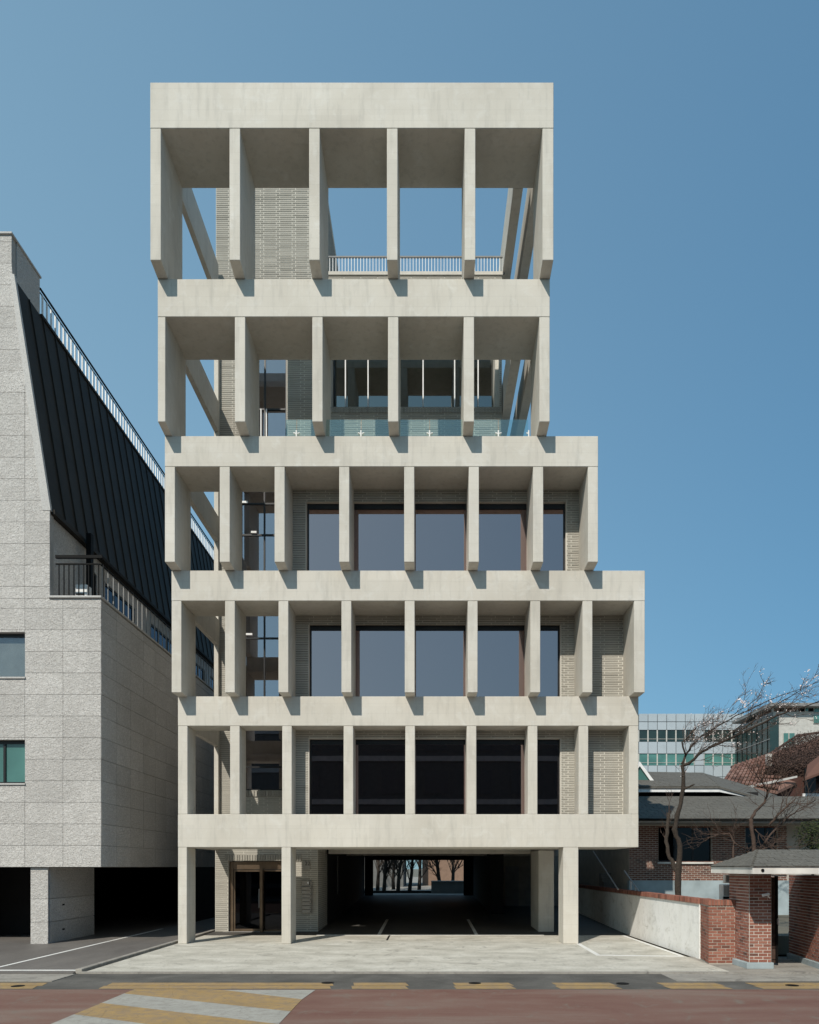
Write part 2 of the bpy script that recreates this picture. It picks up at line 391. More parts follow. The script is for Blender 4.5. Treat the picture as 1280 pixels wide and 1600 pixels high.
sheet('rear_yard', M['gutter'], -40, 60, 50.0, 140, .60, .5)
sheet('garden_ground', M['plain'], 7.3, 60, 20.62, 49.9, .55, .5)
kb = MB().box(-8.08, -7.93, 17.62, 48, -.05, .06).build('yard_kerb', M['gutter'], bevel=.008); kb['kind'] = 'structure'
sheet('road_edge_patch', M['gutter'], 5.3, 60, 16.3, 17.45, -.020, .02)
def mark(name, mat, pts, z, label, cat, group=None):
    o = MB().slab([(x, y, z) for x, y in pts], .003).build(name, mat); tag(o, label, cat, group); return o
# hump paint
def quad_mark(n, mat, a, z, label, cat, group=None): return mark(n, mat, a, z, label, cat, group)
XL, XR = -5.82, -2.3
def st(ytopL, ytopR, ybL, ybR): return [(XL, ybL), (XR, ybR), (XR, ytopR), (XL, ytopL)]
hump = thing('speed_hump_marking', 'yellow and white striped speed hump marking painted across the red road', 'road marking', (-4, 13, -.03))
z1 = -.024
MB().slab([(x, y, z1) for x, y in [(XL, 14.75), (XR, 12.92), (XR, 14.08), (-4.07, 15.18), (-4.3, 15.25), (XL, 15.25)]], .004).build('stripe', M['yellow'], hump)
MB().slab([(x, y, z1) for x, y in [(-4.05, 15.17), (XR, 14.09), (XR+.08, 15.1), (XR+.08, 15.17)]], .004).build('stripe', M['whitep'], hump, label='short white stripe')
MB().slab([(x, y, z1) for x, y in [(XL, 13.72), (XR, 11.87), (XR, 12.91), (XL, 14.74)]], .004).build('stripe', M['whitep'], hump, label='white stripe')
MB().slab([(x, y, z1) for x, y in [(XL, 12.66), (XR, 10.8), (XR, 11.86), (XL, 13.71)]], .004).build('stripe', M['yellow'], hump)
MB().slab([(x, y, z1) for x, y in [(XL, 11.6), (XR, 9.75), (XR, 10.79), (XL, 12.65)]], .004).build('stripe', M['whitep'], hump, label='white stripe')
MB().slab([(x, y, z1) for x, y in [(XL, 10.5), (XR, 8.7), (XR, 9.74), (XL, 11.59)]], .004).build('stripe', M['yellow'], hump)
dashes = [(-12.0, -10.0, 'yellow double dash at the far left end of the road edge'), (-9.3, -7.95, 'yellow double dash left of the striped speed hump'),
          (-6.6, -2.0, 'long yellow double line along the top of the striped speed hump'), (-1.55, -.46, 'yellow double dash just right of the speed hump'),
          (.53, 1.69, 'yellow double dash in front of the parking entrance middle'), (2.6, 3.8, 'yellow double dash in front of the right concrete column'),
          (4.8, 6.0, 'yellow double dash in front of the white wall end'), (6.65, 9.4, 'long yellow double dash in front of the red brick gate')]
for a, b_, lab in dashes:
    t = thing('road_edge_dash', lab, 'road marking', ((a+b_)/2, 15.7, -.02), 'yellow dashes along the road edge')
    for (y0, y1) in ((15.30, 15.66), (15.70, 16.08)):
        MB().slab([(a+.05, y0, -.020), (b_+.08, y0, -.020), (b_, y1, -.020), (a, y1, -.020)], .004).build('painted_line', M['yellow'], t)
bay = thing('parking_bay_line', 'thick white parking bay outline beside the white wall', 'road marking', (5.8, 21, 0))
z2 = .005
MB().slab([(4.58, 20.85, z2), (4.72, 20.99, z2), (4.80, 24.3, z2), (4.66, 24.3, z2)], .004).build('painted_line', M['line'], bay)
MB().slab([(4.58, 20.83, z2), (6.88, 20.55, z2), (6.88, 20.75, z2), (4.74, 20.99, z2)], .004).build('painted_line', M['line'], bay)
MB().slab([(6.80, 20.76, z2), (6.92, 20.76, z2), (6.92, 26.9, z2), (6.80, 26.9, z2)], .004).build('painted_line', M['line'], bay)
tag(MB().slab([(-10.35, 18.1, -.002), (-10.25, 18.1, -.002), (-10.3, 30, -.002), (-10.4, 30, -.002)], .003).build('yard_line', M['line']), 'thin white line running back across the dark left yard', 'road marking')
tag(MB().slab([(-30, 17.82, -.002), (-8.12, 17.82, -.002), (-8.12, 17.98, -.002), (-30, 17.98, -.002)], .003).build('yard_front_line', M['line']), 'white line along the street edge of the left yard', 'road marking')
def ramp_z(y): return -.003+max(0, (y-27)*.603/23)
for (xa, lab) in ((-1.72, 'left white bay line on the dark parking floor'), (1.74, 'right white bay line on the dark parking floor')):
    tag(MB().slab([(xa-.06, 27.2, ramp_z(27.2)+.006), (xa+.06, 27.2, ramp_z(27.2)+.006), (xa+.06, 33, ramp_z(33)+.006), (xa-.06, 33, ramp_z(33)+.006)], .004).build('bay_line', M['line']), lab, 'road marking', 'white lines on the parking floor')
tag(B('threshold_strip', M['line'], None, -3.9, 4.1, 27.0, 27.14, -.02, .012), 'pale threshold strip where the forecourt meets the parking floor', 'threshold')
tag(B('drain_slot', M['black'], None, -1.36, -1.30, 25.2, 27.0, -.01, .004), 'short dark drain slot in the forecourt before the parking entrance', 'drain')
for i, (px, py, lab) in enumerate([(742, 1536.5, 'small dark manhole lid on the yellow dash right of centre'), (973, 1537, 'small dark lid between the yellow dashes at right'), (1238, 1540, 'small dark lid on the yellow dash before the red brick gate'), (512, 1536, 'small dark lid beside the speed hump corner'), (28, 1541, 'small dark lid on the yellow dash at the far left')]):
    Y = F*(H+.02)/(py-YV); c = P(px, py, Y)
    m = MB(); m.tube([(c.x, c.y, -.021), (c.x, c.y, -.013)], .13, 14); tag(m.build('manhole_lid', M['black']), lab, 'manhole', 'small lids along the road edge')

# ------------------------------------------------------------------ main building
mb_ = thing('office_building', 'pale concrete office building with stepped grid of deep fins, parking passage at its foot', 'building', (-.6, 24, 0))
XLf = -7.8
LV = [  # level: front Y, back of fins Y, right X, beam bottom Z, beam top Z, fin bottom Z
    dict(y=24.0, yb=24.86, xr=6.6, z0=H+.82-.15+.15-.15, z1=0, zf=0),
]
Yf = [24.0, 23.4, 22.8, 22.2, 21.6]
Yb = [24.86, 24.86, 24.35, 24.1, 23.52]
XRt = [6.6, 6.63, 5.07, 3.54, 3.55]
bot = [Z_(1134.3, 24.0), Z_(938.8, 23.4), Z_(729, 22.8), Z_(494.8, 22.2), Z_(200, 21.6)]
top = [Z_(1088.2, 24.0), Z_(891.5, 23.4), Z_(681.2, 22.8), Z_(435.8, 22.2), Z_(128.3, 21.6)]
base_b, base_t = Z_(1324, 24.0), Z_(1272.4, 24.0)
C = M['conc']
def beam(y0, y1, x1, z0, z1, nm='beam', slab_t=.26, bt=.32):
    return MB().prism_x([(y0, z0), (y1, z0), (y1, z0+slab_t), (y0+bt, z0+slab_t), (y0+bt, z1), (y0, z1)], XLf, x1).build(nm, C, mb_, bevel=.012)
beam(24.0, 27.0, 6.6, base_b, base_t)
for i in range(5): beam(Yf[i], Yb[i], XRt[i], bot[i], top[i], bt=.85 if i == 4 else .32)
wide = [-7.8, -6.17, -4.54, -2.62, -.69, 1.23, 3.14, 4.73, 6.30]
narrow = [-7.8, -5.57, -3.33, -1.14, 1.05, 3.24]
fins = [(wide, 0), (wide, 1), (wide[:7]+[4.77], 2), (narrow, 3), (narrow, 4)]
def fin(x0, x1, y0, y1, z0, z1, nm='fin'): return B(nm, C, mb_, x0, x1, y0+.004, y1, z0, z1-.002, bevel=.012)
fb = [base_t, top[0], top[1], top[2], top[3]]
zfb = [base_t, Z_(1082, 23.4), Z_(878, 22.8), Z_(658.7, 22.2), Z_(406, 21.6)]
for xs, i in fins:
    for k, x in enumerate(xs):
        w_ = .30
        if i == 3 and k == 0: w_ = .22
        x1 = min(x+w_, XRt[i]-.0) if k == len(xs)-1 else x+w_
        if k == len(xs)-1: x1 = XRt[i]
        xx0 = x+(.003 if k == 0 else 0)
        if k == len(xs)-1: x1 -= .003
        # fins overhang the beam below: the lower end rests on the beam top behind its face
        zb = zfb[i] if i else base_t
        y0, y1 = Yf[i], Yb[i]-.01
        if i == 0:
            fin(xx0, x1, y0, y1, zb+.001, bot[i])
        else:
            yj = Yf[i-1]; zt = fb[i]+.001
            zlow = min(zb, zt-.001)
            # one prism: slanted toe in front, flat on the beam
            prof = [(y0+.004, zb), (yj-.004, zt if zb > zt else zlow), (yj+.0, zt), (y1, zt), (y1, bot[i]-.002), (y0+.004, bot[i]-.002)]
            MB().prism_x(prof, xx0, x1).build('fin', C, mb_, bevel=.010)
# ground columns
for (x0, x1, y0, y1, z1_) in ((-7.797, -7.52, 24.004, 24.9, base_b), (-4.56, -4.27, 24.004, 24.95, base_b), (4.25, 4.72, 24.004, 24.9, base_b), (4.08, 4.65, 28.2, 30.3, base_b)):
    B('column', C, mb_, x0, x1, y0, y1, 0.0, z1_-.002, bevel=.012)
# side beams, left and right, running back to the stair core and rear block
YC = 28.25
YW, YGL = 26.8, 27.75
for i in range(5):
    x1 = -7.63
    B('side_beam', C, mb_, XLf+.002, x1, Yb[i]+.002, YC-.2, bot[i]+.0, min(top[i], bot[i]+1.2), bevel=.01)
B('side_beam', C, mb_, XLf+.002, -7.63, 27.002, YC-.2, base_b, base_t, bevel=.01)
for i in (3, 4):
    B('side_beam', C, mb_, 3.25, XRt[i]-.002, Yb[i]+.002, 32.0, bot[i], top[i]-.003, bevel=.01)
    B('side_beam', C, mb_, 2.63, 2.93, Yb[i]+.002, 32.0, bot[i], top[i]-.003, bevel=.01)
# rear corner column left, below the top storey
B('column', C, mb_, XLf, -7.64, YC-.19, YC+.3, base_b, bot[4]-.9, bevel=.01)
# floors / terraces and closed volumes
def slab(x0, x1, y0, y1, z, t=.25): B('floor_slab', C, mb_, x0, x1, y0, y1, z, z+t)
slab(-4.2, 6.4, 25.15, 47, bot[0]+.004); slab(-4.2, 6.4, 25.15, 47, bot[1]+.004); slab(-4.2, 4.8, 24.7, 44, bot[2]+.004)
slab(-4.5, 2.3, YW+.3, 42, bot[3]+.004)
slab(-4.2, 6.4, 27.01, 49.5, base_b+.35, .2)
for i in range(4): slab(-7.6, -4.2, YC+.3, 33, bot[i]+.3)
# ---- brick cladding
gp = Pieces(mb_, 'brick', M['gbrick'])
def clad(x0, x1, z0, z1, Y, holes=(), thick=.22, seen=True):
    for (a, b_, c, d) in rects_minus(x0, x1, z0, z1, holes):
        B('wall_backing', M['gmortar'], mb_, a, b_, Y, Y+thick, c, d)
    brick_wall(gp, (0, Y, 0), (1, 0, 0), (0, -1, 0), (x0, x1), (z0, z1), holes, seen=seen)
WX0, WX1 = -3.83, 4.30
winL = []
specs = [(0, 24.72, 6.3, base_t-.1, bot[0]+.0, Z_(1156, 24.9)), (1, 24.72, 6.32, top[0]-.15, bot[1], Z_(977, 24.85)), (2, 24.18, 4.78, top[1]-.15, bot[2], Z_(787, 24.3))]
edges = [-3.83, -2.47, -.54, 1.38, 3.29, 4.30]
for (i, Y, xr, z0, z1, zw) in specs:
    x1w = 4.30 if i < 2 else 4.38
    clad(-4.25, xr, z0, z1-.002, Y, [(WX0, x1w, z0-1, zw)])
    # concrete lintel strip + window units set back
    B('lintel', C, mb_, WX0, x1w, Y+.012, Y+.2, zw-.001, zw+.045)
    B('window_jamb', C, mb_, WX0-.0, WX0+.025, Y+.0, Y+.2, z0, zw-.002); B('window_jamb', C, mb_, x1w-.025, x1w, Y, Y+.2, z0, zw-.002)
    ed = edges[:-1]+[x1w]
    for k in range(5):
        a, b_ = ed[k]+(.026 if k == 0 else .002), ed[k+1]-(.026 if k == 4 else .002)
        ta, tb_ = .05 if k == 0 else .14, (.05 if k == 4 else .07)
        if k == 0: ta = .05
        fr = MB(); y0, y1 = Y+.13, Y+.21; zt = zw-.004
        fr.box(a, a+ta, y0, y1, z0, zt); fr.box(b_-tb_, b_, y0, y1, z0, zt); fr.box(a+ta, b_-tb_, y0, y1, zt-.16, zt); fr.box(a+ta, b_-tb_, y0, y1, z0, z0+.08)
        f = fr.build('window', M['frame'], mb_)
        B('pane', M['glass'], f, a+ta, b_-tb_, Y+.165, Y+.175, z0+.08, zt-.16)
# core windows
cw = [(-6.9, -5.18, H+2.82, H+5.3, 'a'), (-6.9, -5.18, H+6.15, H+9.5, 'b'), (-6.9, -5.18, H+10.5, H+14.2, 'c'), (-6.9, -5.18, H+15.6, H+19.3, 'd')]
holes = [(a, b_, c, d) for a, b_, c, d, _ in cw]
core_top = H+25.6
# entrance opening
door = (-7.32, -4.95, -.1, Z_(1345.5, YC))
clad(-7.64, -3.86, base_t, H+20.9, YC, holes)
clad(-7.78, -3.86, H+20.9, core_top, YC)
clad(-7.80, -4.03, 0.0, base_b+.34, YC-.03, [door])
brick_wall(gp, (-4.03, YC-.02, 0), (0, 1, 0), (1, 0, 0), (0, 2.6), (0, base_b+.0), (), seen=True)
B('wall_backing', M['gmortar'], mb_, -4.2, -4.03, YC+.2, YC+2.6, 0, base_b+.34)
# core sides + back
for x in (-7.78, -4.06): B('wall', M['wall'], mb_, x, x+.18, YC+.24, 33, base_t, core_top-.01)
brick_wall(gp, (-3.87, YC+.22, 0), (0, 1, 0), (1, 0, 0), (0, 4.5), (H+20.8, core_top-.02), (), seen=False)
B('wall', M['wall'], mb_, -7.6, -4.08, 32.8, 33, 0, core_top-.01)
B('roof', C, mb_, -7.8, -3.84, YC-.03, 33.02, core_top, core_top+.2)
# soldier course over the entrance
sp = Pieces(mb_, 'soldier_brick', M['gbrick'])
x = -7.45
while x < -4.7:
    sp.add((x+.05, YC-.055, door[3]+.12), (1, 0, 0), (0, -1, 0), (.072, .05, .21)); x += .094
x = -6.88
while x < -5.22:
    sp.add((x+.05, YC-.03, cw[0][2]-.12), (1, 0, 0), (0, -1, 0), (.08, .04, .21)); x += .105
sp.done()
def framed(name, x0, x1, z0, z1, Y, glass, verts=(), hors=(), ft=.06, mat='frame', sub=None):
    fr = MB(); y0, y1 = Y, Y+.07
    fr.box(x0, x0+ft, y0, y1, z0, z1); fr.box(x1-ft, x1, y0, y1, z0, z1); fr.box(x0+ft, x1-ft, y0, y1, z1-ft, z1); fr.box(x0+ft, x1-ft, y0, y1, z0, z0+ft)
    f = fr.build(name, M[mat], mb_)
    for v in verts: B('mullion', M[mat], f, v-.03, v+.03, y0-.005, y1-.005, z0+ft, z1-ft)
    for h in hors: B('transom', M[mat], f, x0+ft, x1-ft, y0-.01, y1-.01, h-.03, h+.03)
    B('pane', M[glass], f, x0+ft, x1-ft, Y+.03, Y+.04, z0+ft, z1-ft)
    return f
f1 = framed('window', -6.9, -5.18, cw[0][2], cw[0][3], YC+.1, 'stairglass', (), (Z_(1198, YC),)); 
f2 = framed('window', -6.9, -5.18, cw[1][2], cw[1][3], YC+.1, 'stairglass', (-6.02,), (Z_(996, YC),))
f3 = framed('window', -6.9, -5.18, cw[2][2], cw[2][3], YC+.1, 'stairglass', (-6.02,), (Z_(834, YC), Z_(785, YC)))
f4 = framed('window', -6.9, -5.18, cw[3][2], cw[3][3], YC+.1, 'stairglass', (-6.0,), (Z_(637, YC),))
m = MB()
for xx in (-6.13, -5.93): m.box(xx-.018, xx+.018, YC+.02, YC+.05, cw[3][2], Z_(638, YC))
m.build('door_rail', M['white'], f4)
B('handle', M['white'], f3, -6.85, -6.62, YC+.03, YC+.08, Z_(785, YC)-.0, Z_(782, YC)); B('handle', M['white'], f3, -6.5, -6.3, YC+.03, YC+.08, Z_(832, YC), Z_(829, YC))
B('handle', M['white'], f2, -6.7, -6.45, YC+.02, YC+.07, Z_(992, YC), Z_(989, YC))
m = MB(); m.tube([(-6.88, YC+.3, Z_(1197, YC)), (-5.2, YC+.3, Z_(1197, YC))], .03, 8); m.build('handrail', M['steel'], f1)
# stair flights glimpsed inside the core
for i, z in enumerate([0.2, 3.9, 7.6, 11.3, 15.2, 19.2]):
    m = MB(); n = 10
    for s in range(n): m.box(-7.4+s*.28, -7.12+s*.28, 30.6, 31.9, z+s*.18-.12, z+s*.18+.06)
    m.build('stair_flight', M['wall'], mb_)
# rear block behind the top terraces
YW, YGL = 26.8, 27.75
rz0, rz1 = H+12.2, Z_(431, YW)
wx0, wx1, wz0, wz1 = X_(516, YW), 2.50, Z_(636.5, YW), H+19.3
clad(-4.88, wx0-.1, rz0, H+19.8, YW); clad(wx0-.1, 2.60, rz0, rz1, YW, [(wx0, wx1, wz0, wz1)])
B('coping', C, mb_, wx0-.12, 2.63, YW-.05, YW+.35, rz1, rz1+.13, bevel=.01)
B('sill', C, mb_, wx0, wx1, YW+.23, YGL+.1, wz0-.12, wz0-.02)
B('wall', M['gmortar'], mb_, 2.38, 2.60, YW+.23, 42, rz0, rz1); B('wall', M['gmortar'], mb_, -4.88, -4.66, YW+.23, YC-.06, rz0, H+19.8)
B('wall', M['gmortar'], mb_, wx0-.25, wx0-.01, YW+.23, YGL+.2, rz0, rz1-.3)
B('roof', M['wall'], mb_, wx0, 2.36, YW+.36, 42, rz1-.25, rz1-.05)
sq = Pieces(mb_, 'soldier_brick', M['gbrick']); x = wx0
while x < 2.55: sq.add((x+.05, YW-.006, wz0-.10), (1, 0, 0), (0, -1, 0), (.075, .05, .19)); x += .105
sq.done(70)
xs = [wx0+.03+(wx1-wx0-.06)*t for t in (0, .07, .21, .38, .55, .745, .89, 1)]
for a, b_ in zip(xs[:-1], xs[1:]):
    z0, z1 = wz0-.02, wz1
    fr = MB(); fr.box(a, a+.03, YGL-.03, YGL+.03, z0, z1); fr.box(b_-.03, b_, YGL-.03, YGL+.03, z0, z1); fr.box(a+.03, b_-.03, YGL-.03, YGL+.03, z0, z0+.05); fr.box(a+.03, b_-.03, YGL-.03, YGL+.03, z1-.05, z1)
    f = fr.build('window', M['frame'], mb_)
    B('pane', M['glass4'], f, a+.03, b_-.03, YGL-.005, YGL+.005, z0+.05, z1-.05)
    B('mullion', M['white'], f, b_-.02, b_+.02, YGL-.08, YGL-.032, H+16.6, z1)
# interiors
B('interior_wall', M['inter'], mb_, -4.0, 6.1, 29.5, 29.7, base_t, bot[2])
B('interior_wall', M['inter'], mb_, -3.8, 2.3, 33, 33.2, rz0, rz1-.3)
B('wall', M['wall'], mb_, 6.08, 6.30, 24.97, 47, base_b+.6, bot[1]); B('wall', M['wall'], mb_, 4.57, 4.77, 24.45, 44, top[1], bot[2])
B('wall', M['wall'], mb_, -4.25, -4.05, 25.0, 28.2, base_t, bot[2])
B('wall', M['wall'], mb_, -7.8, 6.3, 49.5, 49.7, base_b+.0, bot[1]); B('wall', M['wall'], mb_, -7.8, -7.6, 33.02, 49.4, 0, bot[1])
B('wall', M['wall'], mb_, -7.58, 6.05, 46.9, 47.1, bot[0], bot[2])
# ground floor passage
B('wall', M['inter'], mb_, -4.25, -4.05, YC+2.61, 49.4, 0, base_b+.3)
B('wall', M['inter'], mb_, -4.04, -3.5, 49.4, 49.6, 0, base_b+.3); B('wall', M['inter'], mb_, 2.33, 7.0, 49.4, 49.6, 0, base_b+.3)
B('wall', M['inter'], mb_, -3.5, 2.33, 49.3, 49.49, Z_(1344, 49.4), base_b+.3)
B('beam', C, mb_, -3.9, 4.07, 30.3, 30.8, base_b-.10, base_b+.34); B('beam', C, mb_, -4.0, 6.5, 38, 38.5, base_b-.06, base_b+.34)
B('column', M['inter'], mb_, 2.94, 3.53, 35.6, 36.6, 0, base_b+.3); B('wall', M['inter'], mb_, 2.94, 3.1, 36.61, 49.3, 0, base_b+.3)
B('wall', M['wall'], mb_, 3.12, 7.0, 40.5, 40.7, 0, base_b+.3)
B('service_door', M['blind'], mb_, 4.1, 4.8, 40.42, 40.48, .35, 2.45)
m = MB(); m.tube([(-4.0, 34.2, 2.9), (-4.0, 34.2, 1.2)], .03, 6); m.build('downpipe', M['slabgrey'], mb_)
# entrance
dp = thing('entrance_door', 'bronze framed glass entrance door under the concrete grid', 'door', (-6.1, YC, 0))
zt = door[3]
m = MB(); m.box(-7.29, -7.17, YC+.10, YC+.22, .01, zt-.02); m.box(-5.07, -4.98, YC+.10, YC+.22, .01, zt-.02); m.build('door_frame', M['bronze'], dp)
B('door_header', M['bronze'], dp, -7.16, -5.08, YC+.08, YC+.22, Z_(1358.5, YC), zt-.02)
fp = MB(); z1d = Z_(1359.5, YC)
for (a, b_) in ((-7.15, -6.12),):
    fp.box(a, a+.05, YC+.12, YC+.17, .03, z1d); fp.box(a+.05, b_, YC+.12, YC+.17, z1d-.06, z1d); fp.box(a+.05, b_, YC+.12, YC+.17, .03, .12)
lf = fp.build('fixed_leaf', M['bronze'], dp); B('pane', M['dglass'], lf, -7.10, -6.12, YC+.14, YC+.15, .12, z1d-.06)
dl = MB(); dl.box(-6.11, -6.01, YC-.28, YC-.22, .03, z1d+.02); dl.box(-6.01, -5.12, YC-.04, YC+.0, .03, .10); dl.box(-6.01, -5.12, YC-.04, YC, z1d-.05, z1d)
dl.box(-6.09, -6.01, YC-.20, YC+.1, .03, z1d+.02)
lf = dl.build('door_leaf', M['bronze'], dp); B('pane', M['dglass'], lf, -6.0, -5.12, YC-.025, YC-.015, .10, z1d-.05)
m = MB(); m.tube([(-6.2, YC+.04, .9), (-6.2, YC+.04, 1.6)], .018, 8); m.build('handle', M['steel'], lf)
B('lobby_wall', M['inter'], mb_, -7.6, -4.3, 29.9, 30.1, 0, base_b)
B('lobby_floor', M['floor'], mb_, -7.6, -4.3, YC+.2, 29.9, 0, .02)
B('entrance_step', M['coping'], mb_, -7.5, -4.8, YC-.12, YC+.15, 0, .03)
# letter boxes, intercom, number plate
lb = thing('letter_boxes', 'column of stacked metal letter boxes on the brick wall right of the entrance', 'letter box', (-4.42, YC-.06, 1.2))
xa, xb = X_(472, YC-.1), X_(487, YC-.1)
ys = [1385, 1391.2, 1397.2, 1403, 1409, 1415, 1421, 1427]
for a, b_ in zip(ys[:-1], ys[1:]):
    z0, z1 = Z_(b_, YC-.1), Z_(a, YC-.1)
    o = B('letter_box', M['mailbox'], lb, xa, xb, YC-.16, YC-.05, z0+.006, z1-.006, bevel=.006)
    B('flap', M['mailbox'], o, xa+.03, xb-.06, YC-.168, YC-.161, z1-.06, z1-.035); B('lock', M['frame'], o, xb-.05, xb-.025, YC-.168, YC-.161, z0+.05, z0+.09)
ic = thing('intercom', 'intercom plate with camera eye above the letter boxes', 'intercom', (-4.42, YC-.06, 1.9))
B('plate', M['mailbox'], ic, xa, xb, YC-.12, YC-.05, Z_(1384.5, YC-.1), Z_(1376, YC-.1), bevel=.005)
m = MB(); m.tube([((xa+xb)/2+.05, YC-.13, Z_(1379.5, YC)), ((xa+xb)/2+.05, YC-.119, Z_(1379.5, YC))], .04, 12); m.build('camera_eye', M['white'], ic)
B('speaker_slot', M['frame'], ic, xb-.08, xb-.05, YC-.126, YC-.119, Z_(1383, YC), Z_(1377, YC))
npl = thing('house_number_plate', 'small square plate with the house number 22 on the brick wall', 'sign', (-4.4, YC-.06, 2.5))
na, nb = X_(474, YC-.1), X_(484.5, YC-.1)
B('plate', M['mailbox'], npl, na, nb, YC-.09, YC-.05, Z_(1358.5, YC-.1), Z_(1345, YC-.1), bevel=.005)
tc = bpy.data.curves.new('number', 'FONT'); tc.body = '22'; tc.size = .19; tc.extrude = .003; tc.align_x = 'CENTER'
to = bpy.data.objects.new('number', tc); COL.objects.link(to); dg = bpy.context.evaluated_depsgraph_get()
me = bpy.data.meshes.new_from_object(to.evaluated_get(dg)); bpy.data.objects.remove(to); me.materials.clear(); me.materials.append(M['frame'])
o = bpy.data.objects.new('number', me); COL.objects.link(o); o.parent = npl; o.rotation_euler = (math.radians(90), 0, 0)
o.location = Vector(((na+nb)/2+.03, YC-.094, Z_(1352, YC)))-origin(npl)
gp.done(300)
# glass balustrade on the third beam
bl = thing('glass_balustrade', 'frameless glass balustrade with small white clamps on the fourth floor terrace', 'balustrade', (0, 22.98, top[2]))
YG = 23.0; jx = [-4.25, X_(463.7, YG), X_(564.5, YG), X_(671.5, YG), X_(778.8, YG), X_(826, YG)]
for a, b_ in zip(jx[:-1], jx[1:]): B('glass_panel', M['clear'], bl, a+.012, b_-.012, YG, YG+.015, top[2]+.02, Z_(655.5, YG))
for j in jx[1:]:
    z = top[2]
    m = MB(); m.tube([(j, YG-.05, z), (j, YG-.05, z+.25)], .022, 8)
    if j < 2.9: m.tube([(j-.09, YG-.03, z+.19), (j, YG-.05, z+.15), (j+.09, YG-.03, z+.19)], .018, 6)
    else: m.tube([(j, YG-.05, z+.15), (j-.06, YG-.03, z+.19)], .018, 6)
    m.build('clamp', M['white'], bl)
# roof railing
rr = thing('roof_railing', 'thin steel railing with white balusters on the rear roof edge seen through the top fins', 'railing', (0, YW, rz1+.13))
za, zb_ = Z_(425, YW)-.02, Z_(398.5, YW); xa, xb = X_(508, YW), X_(789, YW)
B('top_rail', M['slabgrey'], rr, xa, xb, YW+.03, YW+.09, zb_-.05, zb_); B('bottom_rail', M['slabgrey'], rr, xa, xb, YW+.03, YW+.09, za, za+.05)
m_ = []
k = xa+.05
o0 = None
while k < xb:
    if o0 is None:
        o0 = B('baluster', M['white'], rr, k-.009, k+.009, YW+.045, YW+.075, za+.05, zb_-.05); bx = k
    else:
        c = o0.copy(); COL.objects.link(c); c.parent = rr; c.location = (k-bx, 0, 0)
    k += .108
for xx in (xa+.02, xb-.02): B('post', M['steel'], rr, xx-.03, xx+.03, YW+.02, YW+.1, rz1+.13, zb_)

# ------------------------------------------------------------------ granite building on the left
gb = thing('granite_building', 'rough granite clad building with black metal mansard roof left of the concrete building', 'building', (-12, 24, 0))
GX = -10.2; GX2 = -11.8; GX3 = -13.0; GZ0 = H; GZb = Z_(935, 24); GZc = Z_(795, 24); GZd = Z_(430, 24); GZt = Z_(367, 24); GYE = 50
pp = Pieces(gb, 'granite_panel', M['granite'])
wins = [(-16, GX-2*1.19, Z_(1058, 24), Z_(988, 24)), (-16, GX-2*1.19, Z_(1224, 24), Z_(1156, 24)),]
def slope_x(z):
    if z < GZb: return GX
    if z < GZc: return GX2-.0
    return GX2+(GX3-GX2)*(z-GZc)/(GZd-GZc)
# backing
bk = MB()
for (a, b_, c, d) in rects_minus(-19, GX-.03, GZ0, GZb, wins): bk.box(a, b_, 24.04, 24.3, c, d)
bk.box(-19, GX2-.03, 24.04, 24.3, GZb, GZc)
bk.slab([(-19, 24.04, GZc), (GX2-.03, 24.04, GZc), (GX3-.03, 24.04, GZd), (GX3-.03, 24.04, GZt), (-19, 24.04, GZt)], .26, (0, 1, 0))
bk.box(GX-.26, GX-.03, 24.3, GYE, GZ0, GZb-.02)
bk.build('wall', M['joint'], gb)
ph, pw = .674, 1.19
z = GZ0+.004; row = 0
zz = []
while z < GZt-.05: zz.append((z, min(z+ph, GZt))); z += ph
for (z0, z1) in zz:
    splits = [GX-k*pw for k in range(0, 9)]
    for a, b_ in zip(splits[1:], splits[:-1]):
        zm = (z0+z1)/2
        if z0 >= GZc-.35:
            xa0, xa1 = (slope_x(max(z0, GZc)) if z0 < GZd else GX3), (slope_x(z1) if z1 < GZd else GX3)
            xlo = min(xa0, xa1)
            if b_ > xlo:
                if max(xa0, xa1)-a > .05:
                    MB().slab([(a+.005, 23.997, z0+.005), (max(a+.01, min(xa0, b_)), 23.997, z0+.005), (max(a+.01, min(xa1, b_)), 23.997, z1-.005), (a+.005, 23.997, z1-.005)], .045, (0, 1, 0)).build('granite_panel', M['granite'], gb)
                continue
        lim = slope_x(z1) if z0 >= GZc-.3 else (GX if z1 < GZb+.3 else GX2)
        if z0 < GZb < z1: lim = GX if GZb-z0 > .3 else GX2
        b2 = min(b_, lim)
        if b2-a < .06: continue
        if z0 < GZb < z1:
            b2 = min(b_, GX); parts_ = rects_minus(a, b2, z0, GZb-.002, wins)
            if min(b_, GX2)-a > .06: parts_ = parts_+rects_minus(a, min(b_, GX2), GZb-.002, z1, wins)
        else: parts_ = rects_minus(a, b2, z0, z1, wins)
        for (c, d, e, f_) in parts_:
            if d-c > .03 and f_-e > .03:
                pp.add(((c+d)/2, 24.02-random.uniform(0, .004), (e+f_)/2), (1, 0, 0), (0, -1, 0), (d-c-.010, .05, f_-e-.010))
# side face panels
for (z0, z1) in zz:
    if z1 > GZb-.0: z1 = min(z1, GZb-.05)
    if z1-z0 < .1: continue
    k = 0; y = 24.0
    while y < 41:
        pp.add((GX-.02+random.uniform(-.003, .003), y+pw/2, (z0+z1)/2), (0, 1, 0), (1, 0, 0), (pw-.012, .05, z1-z0-.012)); y += pw
pp.done(300)
